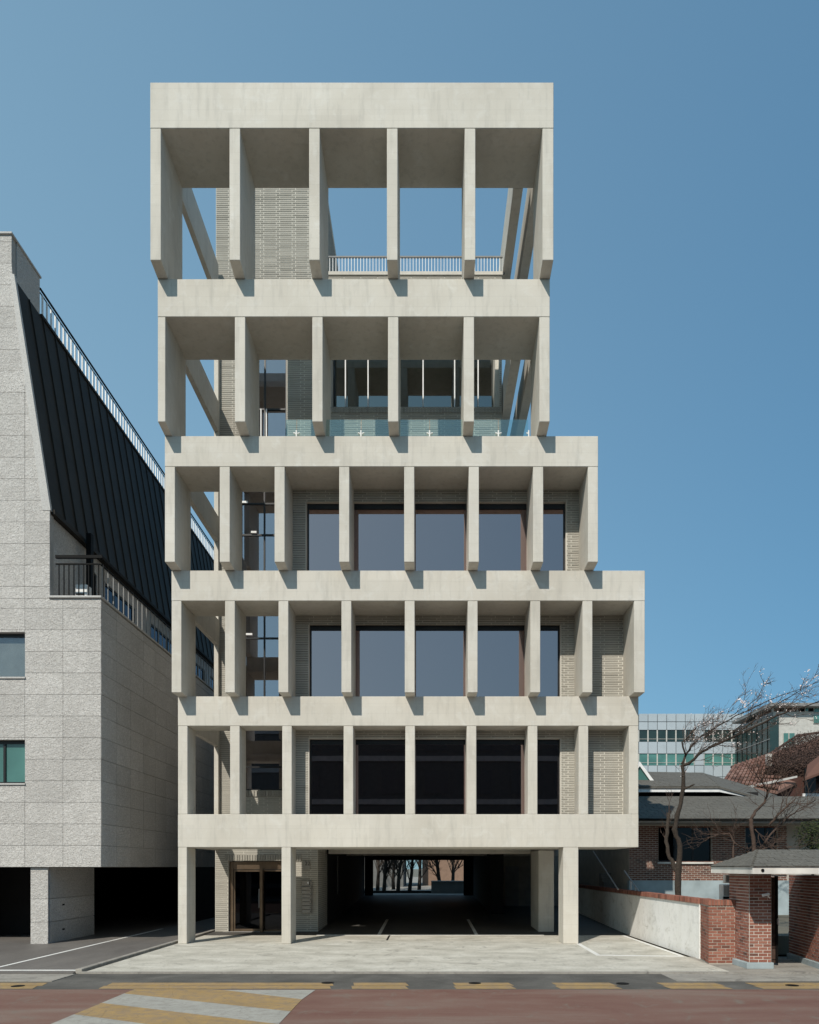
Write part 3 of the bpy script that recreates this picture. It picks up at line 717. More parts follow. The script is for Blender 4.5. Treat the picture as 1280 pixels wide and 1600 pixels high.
# sloping stone trim, coping of the balcony, parapet
MB().slab([P(15, 428, 23.98), P(22, 428, 23.98), P(79, 797, 23.98), P(66, 797, 23.98)], .12, (0, 1, 0)).build('gable_trim', M['coping'], gb)
B('balcony_coping', M['coping'], gb, GX2-.02, GX+.03, 23.93, 24.3, GZb, GZb+.07, bevel=.01); B('balcony_coping', M['coping'], gb, GX-.3, GX+.03, 24.302, GYE, GZb, GZb+.07, bevel=.01)
B('parapet_coping', M['coping'], gb, -19, GX3+.04, 23.94, 25.8, GZt, GZt+.07, bevel=.01)
B('parapet', M['granite'], gb, -19, GX3-.0, 24.31, 25.75, GZd-.6, GZt)
# mansard: standing seam slope from (GX2,GZc) to (GX3,GZd)
rf = MB().slab([(GX2+.02, 24.08, GZc), (GX2+.02, GYE, GZc), (GX3+.02, GYE, GZd), (GX3+.02, 24.08, GZd)], .15, (-1, 0, 0)).build('mansard_roof', M['roofmetal'], gb)
sl = Vector((GX3-GX2, 0, GZd-GZc)); sn = Vector((sl.z, 0, -sl.x)).normalized(); sld = sl.normalized()
seam0 = None; y = 25.0
while y < 46:
    if seam0 is None:
        mid = Vector((GX2+.02, y, GZc))+sl/2+sn*.02
        seam0 = MB().obox(mid, sld, (0, 1, 0), sn, (sl.length-.04, .022, .035)).build('seam', M['roofmetal'], gb); y0s = y
    else:
        c = seam0.copy(); COL.objects.link(c); c.parent = gb; c.location = (0, y-y0s, 0)
    y += .86
B('eaves_trim', M['roofmetal'], gb, GX2-.1, GX2+.10, 24.1, GYE, GZc-.12, GZc+.02); B('ridge_trim', M['roofmetal'], gb, GX3-.1, GX3+.07, 25.78, GYE, GZd-.02, GZd+.08)
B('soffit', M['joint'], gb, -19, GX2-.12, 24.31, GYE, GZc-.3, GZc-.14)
# recessed balcony wall with windows
bwin = []
y = 27.4
holes2 = [(26.9, 27.6, GZb+.3, GZb+2.1), (28.3, 31.2, GZb+.15, GZb+2.1), (33.0, 36.4, GZb+.15, GZb+2.1), (38, 41, GZb+.15, GZb+2.1), (42, 45, GZb+.15, GZb+2.1)]
for (a, b_, c, d) in rects_minus(24.31, GYE, GZb+.02, GZc-.13, holes2): B('inner_wall', M['granite'], gb, GX2-.3, GX2-.08, a, b_, c, d)
for h in holes2:
    m = MB(); n = max(2, int((h[1]-h[0])/.95)); f = MB()
    for k in range(n+1):
        yy = h[0]+(h[1]-h[0])*k/n; f.box(GX2-.2, GX2-.12, yy-.03, yy+.03, h[2], h[3])
    f.box(GX2-.2, GX2-.12, h[0], h[1], h[3]-.06, h[3]-.001); f.box(GX2-.2, GX2-.12, h[0], h[1], h[2]+.001, h[2]+.06)
    f = f.build('window', M['frame'], gb); B('pane', M['dglass'], f, GX2-.17, GX2-.16, h[0], h[1], h[2]+.06, h[3]-.06)
B('downpipe', M['black'], gb, GX2+.15, GX2+.32, 26.2, 26.4, GZb+.07, GZc+.2)
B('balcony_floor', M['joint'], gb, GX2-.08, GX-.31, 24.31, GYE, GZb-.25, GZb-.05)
# windows in the street face
for (wi, lab) in zip(wins, ('window with grey roller blind', 'window with greenish glass')):
    f = MB(); f.box(wi[1]-.06, wi[1]-.01, 24.18, 24.26, wi[2]+.06, wi[3]-.1); f.box(-16, wi[1]-.01, 24.18, 24.26, wi[3]-.10, wi[3]-.002); f.box(-16, wi[1]-.01, 24.18, 24.26, wi[2]+.002, wi[2]+.06)
    if lab.endswith('glass'): f.box(-13.35, -13.28, 24.17, 24.25, wi[2]+.06, wi[3]-.1)
    f = f.build('window', M['frame'], gb, label=lab)
    B('pane', M['teal'] if lab.endswith('glass') else M['wclear'], f, -16, wi[1]-.06, 24.21, 24.22, wi[2]+.06, wi[3]-.1)
    B('blind' if 'blind' in lab else 'curtain', M['blind'] if 'blind' in lab else M['bluepl'], f, -16, wi[1]-.02, 24.27, 24.29, wi[2], wi[3])
    B('sill', M['coping'], f, -16, wi[1]+.02, 23.95, 24.17, wi[2]-.05, wi[2]+.0)
# underside, pier, dark garage
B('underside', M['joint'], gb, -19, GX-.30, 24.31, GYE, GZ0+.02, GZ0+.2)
pz = Pieces(gb, 'pier_panel', M['granite'])
for (z0, z1) in ((-.006, .67), (.68, 1.40), (1.41, GZ0-.01)):
    pz.add((X_(61.5, 24.1), 24.12, (z0+z1)/2), (1, 0, 0), (0, -1, 0), (X_(75, 24.1)-X_(48, 24.1), .05, z1-z0))
for (z0, z1) in ((-.006, .67), (.68, 1.40), (1.41, GZ0-.01)):
    pz.add((X_(75, 24.1)+.0, 25.8, (z0+z1)/2), (0, 1, 0), (1, 0, 0), (3.2, .04, z1-z0-.01))
pz.done()
B('pier', M['joint'], gb, X_(48, 24.1)+.01, X_(75, 24.1)-.02, 24.14, 27.4, -.01, GZ0)
for k in (0.35, 1.15): B('vent', M['black'], gb, X_(75, 24.1)+.015, X_(75, 24.1)+.03, 25.0, 25.15, k, k+.05)
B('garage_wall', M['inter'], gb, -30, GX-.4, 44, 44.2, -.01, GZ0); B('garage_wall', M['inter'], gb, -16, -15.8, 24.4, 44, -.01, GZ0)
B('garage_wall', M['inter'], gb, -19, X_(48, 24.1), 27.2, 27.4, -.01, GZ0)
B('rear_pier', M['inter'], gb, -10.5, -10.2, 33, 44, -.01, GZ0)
# balcony railing
br = thing('balcony_railing', 'black metal balcony railing on the granite building', 'railing', (-11, 24.1, GZb))
zr0, zr1 = GZb+.07, Z_(867.5, 24.05)
B('handrail', M['black'], br, GX2+.15, GX+.02, 24.03, 24.12, zr1-.09, zr1); B('rail', M['black'], br, GX2+.15, GX+.0, 24.05, 24.10, zr1-.29, zr1-.25)
B('handrail', M['black'], br, GX-.09, GX+.0, 24.122, 46, zr1-.09, zr1); B('rail', M['black'], br, GX-.07, GX-.02, 24.122, 46, zr1-.29, zr1-.25)
o0 = None
for k in range(10):
    xx = GX2+.25+k*.155
    if o0 is None: o0 = B('baluster', M['black'], br, xx-.014, xx+.014, 24.06, 24.09, zr0, zr1-.29); bx = xx
    else: c = o0.copy(); COL.objects.link(c); c.parent = br; c.location = (xx-bx, 0, 0)
o0 = None; y = 24.2
while y < 40:
    if o0 is None: o0 = B('baluster', M['slabgrey'], br, GX-.06, GX-.03, y, y+.03, zr0, zr1-.29); by = y
    else: c = o0.copy(); COL.objects.link(c); c.parent = br; c.location = (0, y-by, 0)
    y += .42
tr = thing('roof_edge_railing', 'railing with white balusters and black handrail along the top of the black mansard roof', 'railing', (GX3, 26, GZd))
zt0, zt1 = GZd+.08, GZd+.92
MB().tube([(GX3, 25.77, zt1), (GX3, GYE, zt1)], .035, 8).build('handrail', M['black'], tr); MB().tube([(GX3, 25.77, zt1-.14), (GX3, GYE, zt1-.14)], .02, 6).build('rail', M['black'], tr)
o0 = None; y = 25.9
while y < 48:
    if o0 is None: o0 = B('baluster', M['white'], tr, GX3-.02, GX3+.02, y, y+.06, zt0, zt1-.15); by = y
    else: c = o0.copy(); COL.objects.link(c); c.parent = tr; c.location = (0, y-by, 0)
    y += .30
ac = thing('air_conditioner', 'white outdoor air conditioning unit behind the black balcony railing', 'air conditioner', (-11, 24.8, GZb))
B('casing', M['white'], ac, X_(119, 24.8), X_(137, 24.8), 24.75, 25.1, GZb+.0, Z_(914, 24.8), bevel=.01)
for k in range(5): B('grille_slat', M['black'], ac, X_(120, 24.8), X_(133, 24.8), 24.73, 24.749, GZb+.10+k*.07, GZb+.14+k*.07)

# ------------------------------------------------------------------ right side: walls and gate
ww = thing('boundary_wall', 'stained white plaster boundary wall topped with red brick coping', 'wall', (7.2, 28, 0))
B('plaster_wall', M['plaster'], ww, 7.12, 7.30, 20.1, 46, -.02, 1.42, bevel=.004)
B('mortar_bed', M['rmortar_grey'], ww, 7.09, 7.33, 20.1, 46, 1.421, 1.44)
cp = Pieces(ww, 'coping_brick', M['rbrick']); y = 20.1
while y < 45:
    cp.add((7.21+random.uniform(-.004, .004), y+.045, 1.512+random.uniform(-.003, .003)), (0, 1, 0), (1, 0, 0), (.078, .25, .135)); y += .095
cp.done(250)
B('mortar_core', M['rmortar_grey'], ww, 7.10, 7.32, 20.11, 45, 1.441, 1.565)
rbw = thing('red_brick_wall', 'low red brick wall with splayed corner between the white wall and the gate', 'wall', (7.4, 19, 0))
A0, A1, A2 = Vector((7.13, 20.09, 0)), Vector((6.95, 19.0, 0)), Vector((7.93, 19.0, 0))
MB().slab([(A0.x+.02, A0.y-.0, 1.45), (A1.x+.02, A1.y+.02, 1.45), (A2.x, A2.y+.02, 1.45), (A2.x, A0.y, 1.45)], 1.47).build('mortar_core', M['rmortar_grey'], rbw)
rp = Pieces(rbw, 'brick', M['rbrick'])
u = (A0-A1).normalized(); brick_wall(rp, A1+Vector((.02, .02, 0)), u, (-u.y, u.x, 0), (0, 1.08), (0.02, 1.44), (), .215, .0735, .016, .007, .003, True, .5)
brick_wall(rp, (A1.x+.02, A1.y+.02, 0), (1, 0, 0), (0, -1, 0), (-.01, .97), (0.02, 1.44), (), .215, .0735, .016, .007, .003, True, .5)
rp.done(300)
rc = Pieces(rbw, 'coping_brick', M['rbrick']); x = A1.x
while x < A2.x-.05: rc.add((x+.036, 19.11, 1.52), (1, 0, 0), (0, -1, 0), (.062, .24, .135)); x += .075
t = .0
while t < 1.05:
    c = A1+u*(t+.05); rc.add((c.x+.12, c.y+.02, 1.52+random.uniform(-.003, .003)), u, Vector((-u.y, u.x, 0)), (.062, .24, .135)); t += .075
rc.done()
MB().slab([(A0.x+.02, A0.y, 1.575), (A1.x+.02, A1.y+.01, 1.575), (A2.x-.01, A2.y+.01, 1.575), (A2.x-.01, A2.y+.22, 1.575), (A0.x+.25, A0.y-.3, 1.575), (A0.x+.25, A0.y, 1.575)], .12).build('mortar_bed', M['rmortar_grey'], rbw)
gt = thing('brick_gatehouse', 'small red brick gate with grey shingled hip roof and white fascia', 'gate', (9, 18.5, 0))
PX0, PX1, PY0, PY1 = 7.63, 8.15, 18.2, 19.4
B('mortar_core', M['rmortar'], gt, PX0, PX1, PY0, PY1, .1, 2.24)
B('plinth', M['bluepl'], gt, PX0-.08, PX1+.04, PY0-.06, PY1, -.01, .14, bevel=.01)
q = Pieces(gt, 'brick', M['rbrick'])
brick_wall(q, (PX0, PY0, 0), (1, 0, 0), (0, -1, 0), (0, PX1-PX0), (.14, 2.23), (), .215, .0735, .016, .007, .003, True, .5)
brick_wall(q, (PX0, PY1, 0), (0, -1, 0), (-1, 0, 0), (0, PY1-PY0), (.14, 2.23), (), .215, .0735, .016, .007, .003, True, .5)
R0, R1 = Vector((9.56, 20.3, 0)), Vector((9.22, 17.6, 0)); ur = (R1-R0).normalized()
MB().slab([(R0.x, R0.y, 2.2), (R1.x, R1.y, 2.2), (R1.x+.3, R1.y, 2.2), (R0.x+.3, R0.y, 2.2)], 2.2).build('mortar_core', M['rmortar'], gt)
brick_wall(q, R0, ur, (ur.y, -ur.x, 0), (0, 2.7), (.14, 2.2), (), .215, .0735, .016, .007, .003, True, .5)
MB().slab([(R0.x-.06, R0.y, .13), (R1.x-.06, R1.y, .13), (R1.x+.2, R1.y, .13), (R0.x+.2, R0.y, .13)], .14).build('plinth', M['bluepl'], gt)
q.done(300)
# roof of the gate
RX0, RX1, RY0, RY1, RZ = 7.2, 12.5, 17.0, 19.45, 2.41
for nm, bx_ in (('fascia', (RX0, RX1, RY0, RY0+.05)), ('fascia', (RX0, RX0+.05, RY0+.052, RY1)), ('fascia', (RX0, RX1, RY1+.002, RY1+.05))):
    B(nm, M['dirtywhite'], gt, *bx_, 2.245, RZ-.004, bevel=.006)
B('soffit', M['inter'], gt, RX0+.052, RX1, RY0+.052, RY1-.002, 2.26, 2.29)
rd = (RY1-RY0)/2; RZt = 2.80; rX = RX0+.64
a_, b2, c_, d_ = Vector((RX0-.03, RY0-.03, RZ)), Vector((RX1, RY0-.03, RZ)), Vector((RX1, RY0+rd, RZt)), Vector((rX, RY0+rd, RZt))
e_, f_ = Vector((RX0-.03, RY1+.08, RZ)), Vector((RX1, RY1+.08, RZ))
MB().add([a_, b2, c_, d_, e_, f_], [(0, 1, 2, 3), (4, 0, 3), (5, 4, 3, 2), (0, 4, 5, 1)]).build('roof', M['shingle'], gt)
def shingles(parent, A, Bv, Cv, D, rows, wid, mat, nm='shingle', limit=260, thick=.012, proud=.01):
    """rows of shingles on quad A-B (eave) D-C (ridge)"""
    pc = Pieces(parent, nm, mat)
    nrm = (Bv-A).cross(D-A).normalized()
    if nrm.z < 0: nrm = -nrm
    for r in range(rows):
        t0, t1 = r/rows, (r+1)/rows
        L0, L1 = A.lerp(D, t0), Bv.lerp(Cv, t0); L2, L3 = A.lerp(D, t1), Bv.lerp(Cv, t1)
        ln = (L1-L0).length; k = max(1, int(ln/wid)); off = (r % 2)*.5
        lo = L0.lerp(L2, .5); hi = L1.lerp(L3, .5); ud = (hi-lo).normalized(); ln2 = (hi-lo).length
        sdir = nrm.cross(ud).normalized(); hh = ((L2+L3)/2-(L0+L1)/2).dot(sdir); hh = abs(hh)
        s = -off*wid
        while s < ln2:
            s0, s1 = max(s, 0), min(s+wid, ln2)
            if s1-s0 > .03: pc.l.append((lo+ud*((s0+s1)/2)+nrm*(proud+random.uniform(0, .006)), ud, nrm, (s1-s0-.012, thick, hh*.97), True))
            s += wid
    pc.done_tilt(limit)
def done_tilt(s, limit):
    def score(t):
        c = t[0]; px = XV+F*c.x/c.y; return (0 if -5 < px < 1285 else 1, -t[3][0]/c.y)
    s.l.sort(key=score); o_ = origin(s.p); me = unit_mesh(s.m)
    for (c, u, n, d, seen) in s.l[:limit]:
        o = bpy.data.objects.new(s.n, me); COL.objects.link(o); o.parent = s.p
        z = u.cross(n); R = Matrix((u, n, z)).transposed()
        o.matrix_local = Matrix.Translation(c-o_) @ R.to_4x4() @ Matrix.Diagonal((*d, 1))
    if len(s.l) > limit:
        mb = MB()
        for (c, u, n, d, seen) in s.l[limit:]: mb.obox(c, u, n, u.cross(n), d)
        mb.build(s.n+'_field', s.m, s.p, kind='stuff')
Pieces.done_tilt = done_tilt
shingles(gt, a_, b2, c_, d_, 8, .3, M['shingle']); shingles(gt, e_, a_, d_, d_.copy(), 8, .3, M['shingle'], nm='hip_shingle')
m = MB(); m.tube([(7.42, RY0-.02, 2.33), (7.42, RY0+.0, 2.33)], .035, 12); m.build('socket', M['black'], gt)
gd = thing('steel_gate', 'tall dark brown steel gate leaf standing ajar between the brick piers', 'gate', (8.3, 18.9, 0))
B('leaf', M['ivy'], gd, 8.16, 8.52, 18.8, 18.84, .05, 2.15); B('frame', M['black'], gd, 8.52, 8.57, 18.76, 18.86, .05, 2.2)
for k in range(7): B('rib', M['ivy'], gd, 8.17, 8.51, 18.775, 18.799, .15+k*.28, .18+k*.28)
B('handle', M['steel'], gd, 8.53, 8.56, 18.70, 18.759, 1.0, 1.15)
B('lamp_bar', M['steel'], gd, 8.18, 8.75, 18.7, 18.75, 2.18, 2.21)
cctv = thing('security_camera', 'white security camera bracketed on the brick gate pier', 'camera', (8.0, 18.1, 1.85))
c0 = P(1197, 1398, 18.0)
MB().obox(c0, Vector((1, -.3, .22)).normalized(), Vector((.3, 1, 0)).normalized(), Vector((-.2, 0, 1)).normalized(), (.17, .06, .065)).build('camera_body', M['white'], cctv, bevel=.008)
MB().tube([c0+Vector((.05, .03, -.02)), P(1203, 1403, 18.1), P(1203, 1403, 18.2)], .016, 8).build('bracket', M['white'], cctv)
bxx = thing('meter_box', 'pale meter box on the house wall left of the gatehouse', 'meter box', P(1135, 1378, 19.6))
B('box', M['dirtywhite'], bxx, X_(1131, 19.6), X_(1141.5, 19.6), 19.5, 19.65, Z_(1380, 19.6), Z_(1367, 19.6), bevel=.01); B('door', M['slabgrey'], bxx, X_(1132.5, 19.6), X_(1137, 19.6), 19.485, 19.499, Z_(1378, 19.6), Z_(1368.5, 19.6))
ou = thing('outdoor_unit', 'grey outdoor unit standing behind the low red brick wall', 'air conditioner', P(1135, 1400, 19.7))
B('casing', M['dirtywhite'], ou, X_(1128, 19.8), X_(1142, 19.8), 19.72, 20.0, Z_(1410, 19.8), Z_(1382, 19.8), bevel=.012); B('base', M['black'], ou, X_(1128, 19.8), X_(1143, 19.8), 19.68, 19.72, Z_(1404, 19.8), Z_(1401, 19.8))
for k in range(6): B('grille_slat', M['slabgrey'], ou, X_(1130, 19.8)+k*.035, X_(1130, 19.8)+k*.035+.01, 19.71, 19.719, Z_(1399, 19.8), Z_(1384, 19.8))

# ------------------------------------------------------------------ brick house behind the wall
hs = thing('brick_house', 'low red brick house with grey hipped roofs and blue-grey plinth behind the garden wall', 'house', (11, 31, .55))
YH = 29.7
hw = [(X_(1029, YH), X_(1112, YH), Z_(1347, YH), 3.95), (X_(1165, YH), X_(1215, YH), Z_(1347, YH), 3.95)]
hx0, hx1 = X_(983, YH), 22
zpl = Z_(1376, YH)
for (a, b_, c, d) in rects_minus(hx0, hx1, zpl, 4.05, hw): B('wall', M['rmortar_grey'], hs, a, b_, YH, YH+.25, c, d)
B('plinth', M['bluepl'], hs, hx0, hx1, YH-.03, YH+.25, .3, zpl)
hb = Pieces(hs, 'brick', M['hbrick']); brick_wall(hb, (0, YH, 0), (1, 0, 0), (0, -1, 0), (hx0, X_(1230, YH)), (zpl, 4.0), hw, .23, .0755, .020, .006, .003, True, .5); hb.done(300)
for h in hw:
    f = MB(); 
    for k in range(4):
        xx = h[0]+(h[1]-h[0])*k/3; f.box(max(h[0], xx-.03), min(h[1], xx+.03), YH+.1, YH+.16, h[2], h[3])
    f.box(h[0], h[1], YH+.1, YH+.16, h[2], h[2]+.06)
    f = f.build('window', M['frame'], hs); B('pane', M['dglass'], f, h[0], h[1], YH+.12, YH+.13, h[2]+.06, h[3])
    B('sill', M['dirtywhite'], f, h[0]-.05, h[1]+.05, YH-.08, YH+.1, h[2]-.07, h[2])
B('interior', M['inter'], hs, hx0+.2, hx1, YH+2, YH+2.2, .5, 4.2)
B('side_wall', M['rmortar_grey'], hs, hx0, hx0+.2, YH+.26, 40, .3, 4.0)
# lower roof
fy = 28.3; z0 = Z_(1279.5, fy); zf0 = Z_(1284.5, fy)
lx0, lx1 = 7.35, 22
B('fascia', M['dirtywhite'], hs, lx0, X_(1128, fy), fy, fy+.05, zf0, z0-.002); B('fascia', M['slabgrey'], hs, X_(1128, fy)+.002, lx1, fy, fy+.05, zf0-.02, z0-.002, label='dark weathered fascia')
B('soffit', M['slabgrey'], hs, lx0, lx1, fy+.052, YH-.005, zf0-.02, zf0+.04)
ra, rb_, rc_, rd_ = Vector((lx0, fy-.03, z0)), Vector((lx1, fy-.03, z0)), Vector((lx1, 32.0, Z_(1245, 32))), Vector((lx0, 32.0, Z_(1245, 32)))
MB().slab([ra, rb_, rc_, rd_], .1).build('roof', M['shingle'], hs)
shingles(hs, ra, rb_, rc_, rd_, 12, .42, M['shingle'], limit=200)
B('gutter', M['black'], hs, lx0, lx1, fy-.09, fy-.031, z0-.06, z0-.005)
# upper storey
B('upper_wall', M['inter'], hs, 8.0, X_(1185, 33), 33, 38, 4.5, Z_(1236, 33)-.05)
uy = 32.2; uz = Z_(1229.5, uy); 
MB().slab([P(985, 1230, uy), P(1124, 1230, uy), P(1124, 1237.5, uy), P(985, 1237.5, uy)], .06, (0, 1, 0)).build('fascia', M['white'], hs)
MB().slab([P(1124.2, 1230, uy), P(1182, 1245, uy+.3), P(1182, 1248.5, uy+.3), P(1124.2, 1237.5, uy)], .06, (0, 1, 0)).build('fascia', M['white'], hs)
MB().slab([P(985, 1229, uy-.05), P(1124, 1229, uy-.05), P(1150, 1222, 36), P(1100, 1208, 37), P(985, 1206, 37)], .08).build('roof', M['shingle'], hs)
MB().slab([P(1124.1, 1229, uy-.05), P(1184, 1245, uy+.25), P(1215, 1243, 36), P(1150.1, 1221.8, 36)], .08).build('roof', M['shingle'], hs)
shingles(hs, P(985, 1229, uy-.05), P(1124, 1229, uy-.05), P(1100, 1208, 37), P(985, 1206, 37), 10, .42, M['shingle'], nm='upper_shingle', limit=100)
gbv = MB().slab([P(976, 1224, 34), P(1024, 1224, 34), P(1000, 1196, 34)], .1, (0, 1, 0)).build('dormer', M['teal'], hs)
MB().slab([P(1000, 1190, 33.9), P(1000, 1197, 33.9), P(1020, 1225, 33.9), P(1026, 1225, 33.9)], .12, (0, 1, 0)).build('dormer_trim', M['white'], gbv)
MB().slab([P(1000, 1190, 33.9), P(1000, 1197, 33.9), P(980, 1225, 33.9), P(974, 1225, 33.9)], .12, (0, 1, 0)).build('dormer_trim', M['white'], gbv)
# outside stair with railings in the shade
stt = thing('garden_stair', 'dark outdoor stair with pale handrails beside the brick house', 'stair', (7.7, 30, .55))
for k in range(9): B('step', M['slabgrey'], stt, 7.36, 8.1, 30.2+k*.3, 30.5+k*.3, .3, .7+k*.18)
MB().tube([P(966, 1390, 27.5), P(927, 1330, 30.5)], .025, 8).build('handrail', M['steel'], stt)
MB().tube([P(1001, 1396, 26), P(976, 1361, 28)], .025, 8).build('handrail', M['steel'], stt)
MB().tube([P(986, 1375, 27.2), P(986, 1400, 27.2)], .02, 6).build('post', M['steel'], stt); MB().tube([P(993, 1384, 26.6), P(993, 1405, 26.6)], .02, 6).build('post', M['steel'], stt)
B('screen_wall', M['inter'], stt, 7.4, 14, 40, 40.2, .3, 5)

# red tiled house
th = thing('tiled_house', 'older house with red clay tile roof half covered in dry ivy', 'house', P(1220, 1300, 42))
TA, TB, TC, TD = P(1128, 1224, 40), P(1300, 1224, 40), P(1300, 1140, 46), P(1205, 1172, 46)
TA2 = P(1143, 1199, 45)
MB().slab([P(1128, 1222, 40), P(1215, 1236, 40), P(1290, 1200, 44), P(1290, 1150, 47), P(1204, 1178, 46), P(1144, 1199, 45)], .15).build('roof', M['tile'], th)
tp = Pieces(th, 'roof_tile', M['tile'])
e0, e1, r0, r1 = P(1128, 1223, 40), P(1215, 1236, 40), P(1146, 1198, 45), P(1235, 1168, 46)
rows, colsn = 9, 15
nrm = (e1-e0).cross(r0-e0).normalized(); nrm = nrm if nrm.z > 0 else -nrm
for i in range(colsn):
    for j in range(rows):
        s0, t0 = (i+.5)/colsn, (j+.5)/rows
        c = e0.lerp(e1, s0).lerp(r0.lerp(r1, s0), t0); up_ = (r0.lerp(r1, s0)-e0.lerp(e1, s0)); sd_ = up_.normalized()
        u_ = sd_.cross(nrm).normalized()
        tp.l.append((c+nrm*(.09+random.uniform(-.01, .01)), u_, nrm, (.14, .08, up_.length/rows*.96), True))
tp.done_tilt(200)
MB().tube([P(1143, 1199, 45), P(1203, 1178, 46), P(1245, 1150, 47), P(1290, 1143, 47)], .08, 6).build('ridge', M['ivy'], th)
MB().slab([P(1165, 1229, 39.8), P(1246, 1212, 41), P(1246, 1215, 41), P(1165, 1233, 39.8)], .1, (0, 1, 0)).build('gutter', M['dirtywhite'], th)
MB().slab([P(1160, 1232, 40.5), P(1290, 1205, 42), P(1290, 1300, 42), P(1160, 1300, 40.5)], .2, (0, 1, 0)).build('wall', M['hbrick'], th)
B('chimney', M['dirtywhite'], th, X_(1200, 43), X_(1207, 43), 43, 43.3, Z_(1197, 43), Z_(1178, 43))
f = MB().slab([P(1258, 1200, 41.3), P(1275, 1200, 41.3), P(1275, 1240, 41.3), P(1258, 1240, 41.3)], .1, (0, 1, 0)).build('window', M['frame'], th)
MB().slab([P(1255, 1240, 41.2), P(1280, 1240, 41.2), P(1280, 1246, 41.2), P(1255, 1246, 41.2)], .1, (0, 1, 0)).build('sill', M['white'], f)
iv = MB(); random.seed(11)
for k in range(16000):
    s = random.random()**.8; px = 1196+s*96; py0 = 1186-min(px-1200, 48)*.72+random.uniform(-3, 50+22*s)+random.gauss(0, 3)
    Y = 41.5+random.random()*.5+max(0, (1195-py0))*.05
    c = P(px, py0, Y); a = Vector((random.uniform(-1, 1), random.uniform(-1, 1), random.uniform(-1, 1))).normalized()*random.uniform(.05, .12); b_ = a.orthogonal()*.6
    iv.add([c, c+a, c+a*.5+b_], [(0, 1, 2)])
tag(iv.build('dry_ivy', M['ivy']), 'tangle of dry brown ivy hanging over the tiled roof at right', 'ivy', kind='stuff')
rt2 = MB().slab([P(1258, 1216, 39.5), P(1300, 1200, 39.5), P(1300, 1165, 41), P(1262, 1195, 41)], .12).build('lower_roof', M['tile'], th)

# ------------------------------------------------------------------ office block far right, glass block
ob = thing('panel_office_block', 'long pale blue-grey panelled office block with bands of green windows', 'building', (30, 90, 0))
YO = 90.0
B('core', M['slabgrey'], ob, X_(930, YO), X_(1162, YO), YO+.1, YO+14, 0, Z_(1117, YO))
cols_ = [X_(998-14.55*4+14.55*i, YO) for i in range(17)]
cols_[-1] = X_(1162, YO); rows_ = [Z_(p, YO) for p in (1260, 1240, 1214, 1196, 1178, 1159, 1141, 1128, 1115)]
op = Pieces(ob, 'cladding_panel', M['panelblue'])
def iswin(i, j):
    band = j in (3, 5)
    xm = XV+F*(cols_[i]+cols_[i+1])/2/YO
    return band and (xm < 1092 or 1106 < xm < 1123 or 1135 < xm < 1152)
for i in range(len(cols_)-1):
    for j in range(len(rows_)-1):
        a, b_, c, d = cols_[i], cols_[i+1], rows_[j], rows_[j+1]
        if iswin(i, j):
            wn = MB(); wn.box(a, a+.07, YO-.05, YO+.1, c, d); wn.box(b_-.07, b_, YO-.05, YO+.1, c, d); wn.box(a+.07, b_-.07, YO-.03, YO+.1, c+.30, c+.34)
            f = wn.build('window', M['panellite'], ob); B('pane', M['tealdark'] if j == 5 else M['teal'], f, a+.07, b_-.07, YO+.02, YO+.05, c, d)
        else: op.add(((a+b_)/2, YO, (c+d)/2), (1, 0, 0), (0, -1, 0), (b_-a-.07, .16, d-c-.07))
op.done(300)
gbk = thing('glass_corner_building', 'building with dark glass corner, pale stone front and flat canopy roof', 'building', (40, 80, 0))
YG2 = 80; xg = X_(1208, YG2)
zt = Z_(1112, YG2)
B('stone_front', M['panellite'], gbk, xg+.02, X_(1330, YG2), YG2, YG2+8, 0, zt)
B('glass_corner', M['slabgrey'], gbk, xg-.25, xg, YG2+.05, YG2+9, 0, zt-.1)
B('dark_wall', M['inter'], gbk, xg-.28, xg-.255, YG2+.1, YG2+9, 0, zt-.4)
B('glazing', M['tealdark'], gbk, xg-.32, xg-.29, YG2+.02, YG2+9, 0, zt-.4)
for k in range(7): B('glazing_bar', M['black'], gbk, xg-.38, xg-.325, YG2+.5+k*1.3, YG2+.56+k*1.3, 0, zt-.4)
for k in range(6): B('glazing_bar', M['slabgrey'], gbk, xg-.38, xg-.33, YG2+.0, YG2+9, zt-.8-k*2.1, zt-.7-k*2.1)
B('corner_glass', M['tealdark'], gbk, X_(1203, YG2-.3), X_(1217, YG2-.3), YG2-.35, YG2-.3, 0, Z_(1122, YG2)); 
B('canopy_roof', M['slabgrey'], gbk, X_(1204, YG2-1), X_(1330, YG2), YG2-1, YG2+9, Z_(1103, YG2-1), Z_(1098, YG2-1))
for px in (1209, 1228, 1247, 1262): B('canopy_post', M['dirtywhite'], gbk, X_(px, YG2), X_(px+2, YG2), YG2+.2, YG2+.5, zt, Z_(1103.5, YG2))
for (p0, p1, q0, q1) in ((1224, 1231, 1146, 1163), (1233, 1241, 1146, 1163), (1271, 1280, 1118, 1130), (1258, 1262, 1106, 1111.5), (1272, 1279, 1107, 1113), (1262, 1272, 1160, 1175)):
    f = B('window', M['panellite'], gbk, X_(p0-.6, YG2), X_(p1+.6, YG2), YG2-.10, YG2-.01, Z_(q1+.8, YG2), Z_(q0-.8, YG2)); B('pane', M['teal'], f, X_(p0, YG2), X_(p1, YG2), YG2-.14, YG2-.105, Z_(q1, YG2), Z_(q0, YG2))
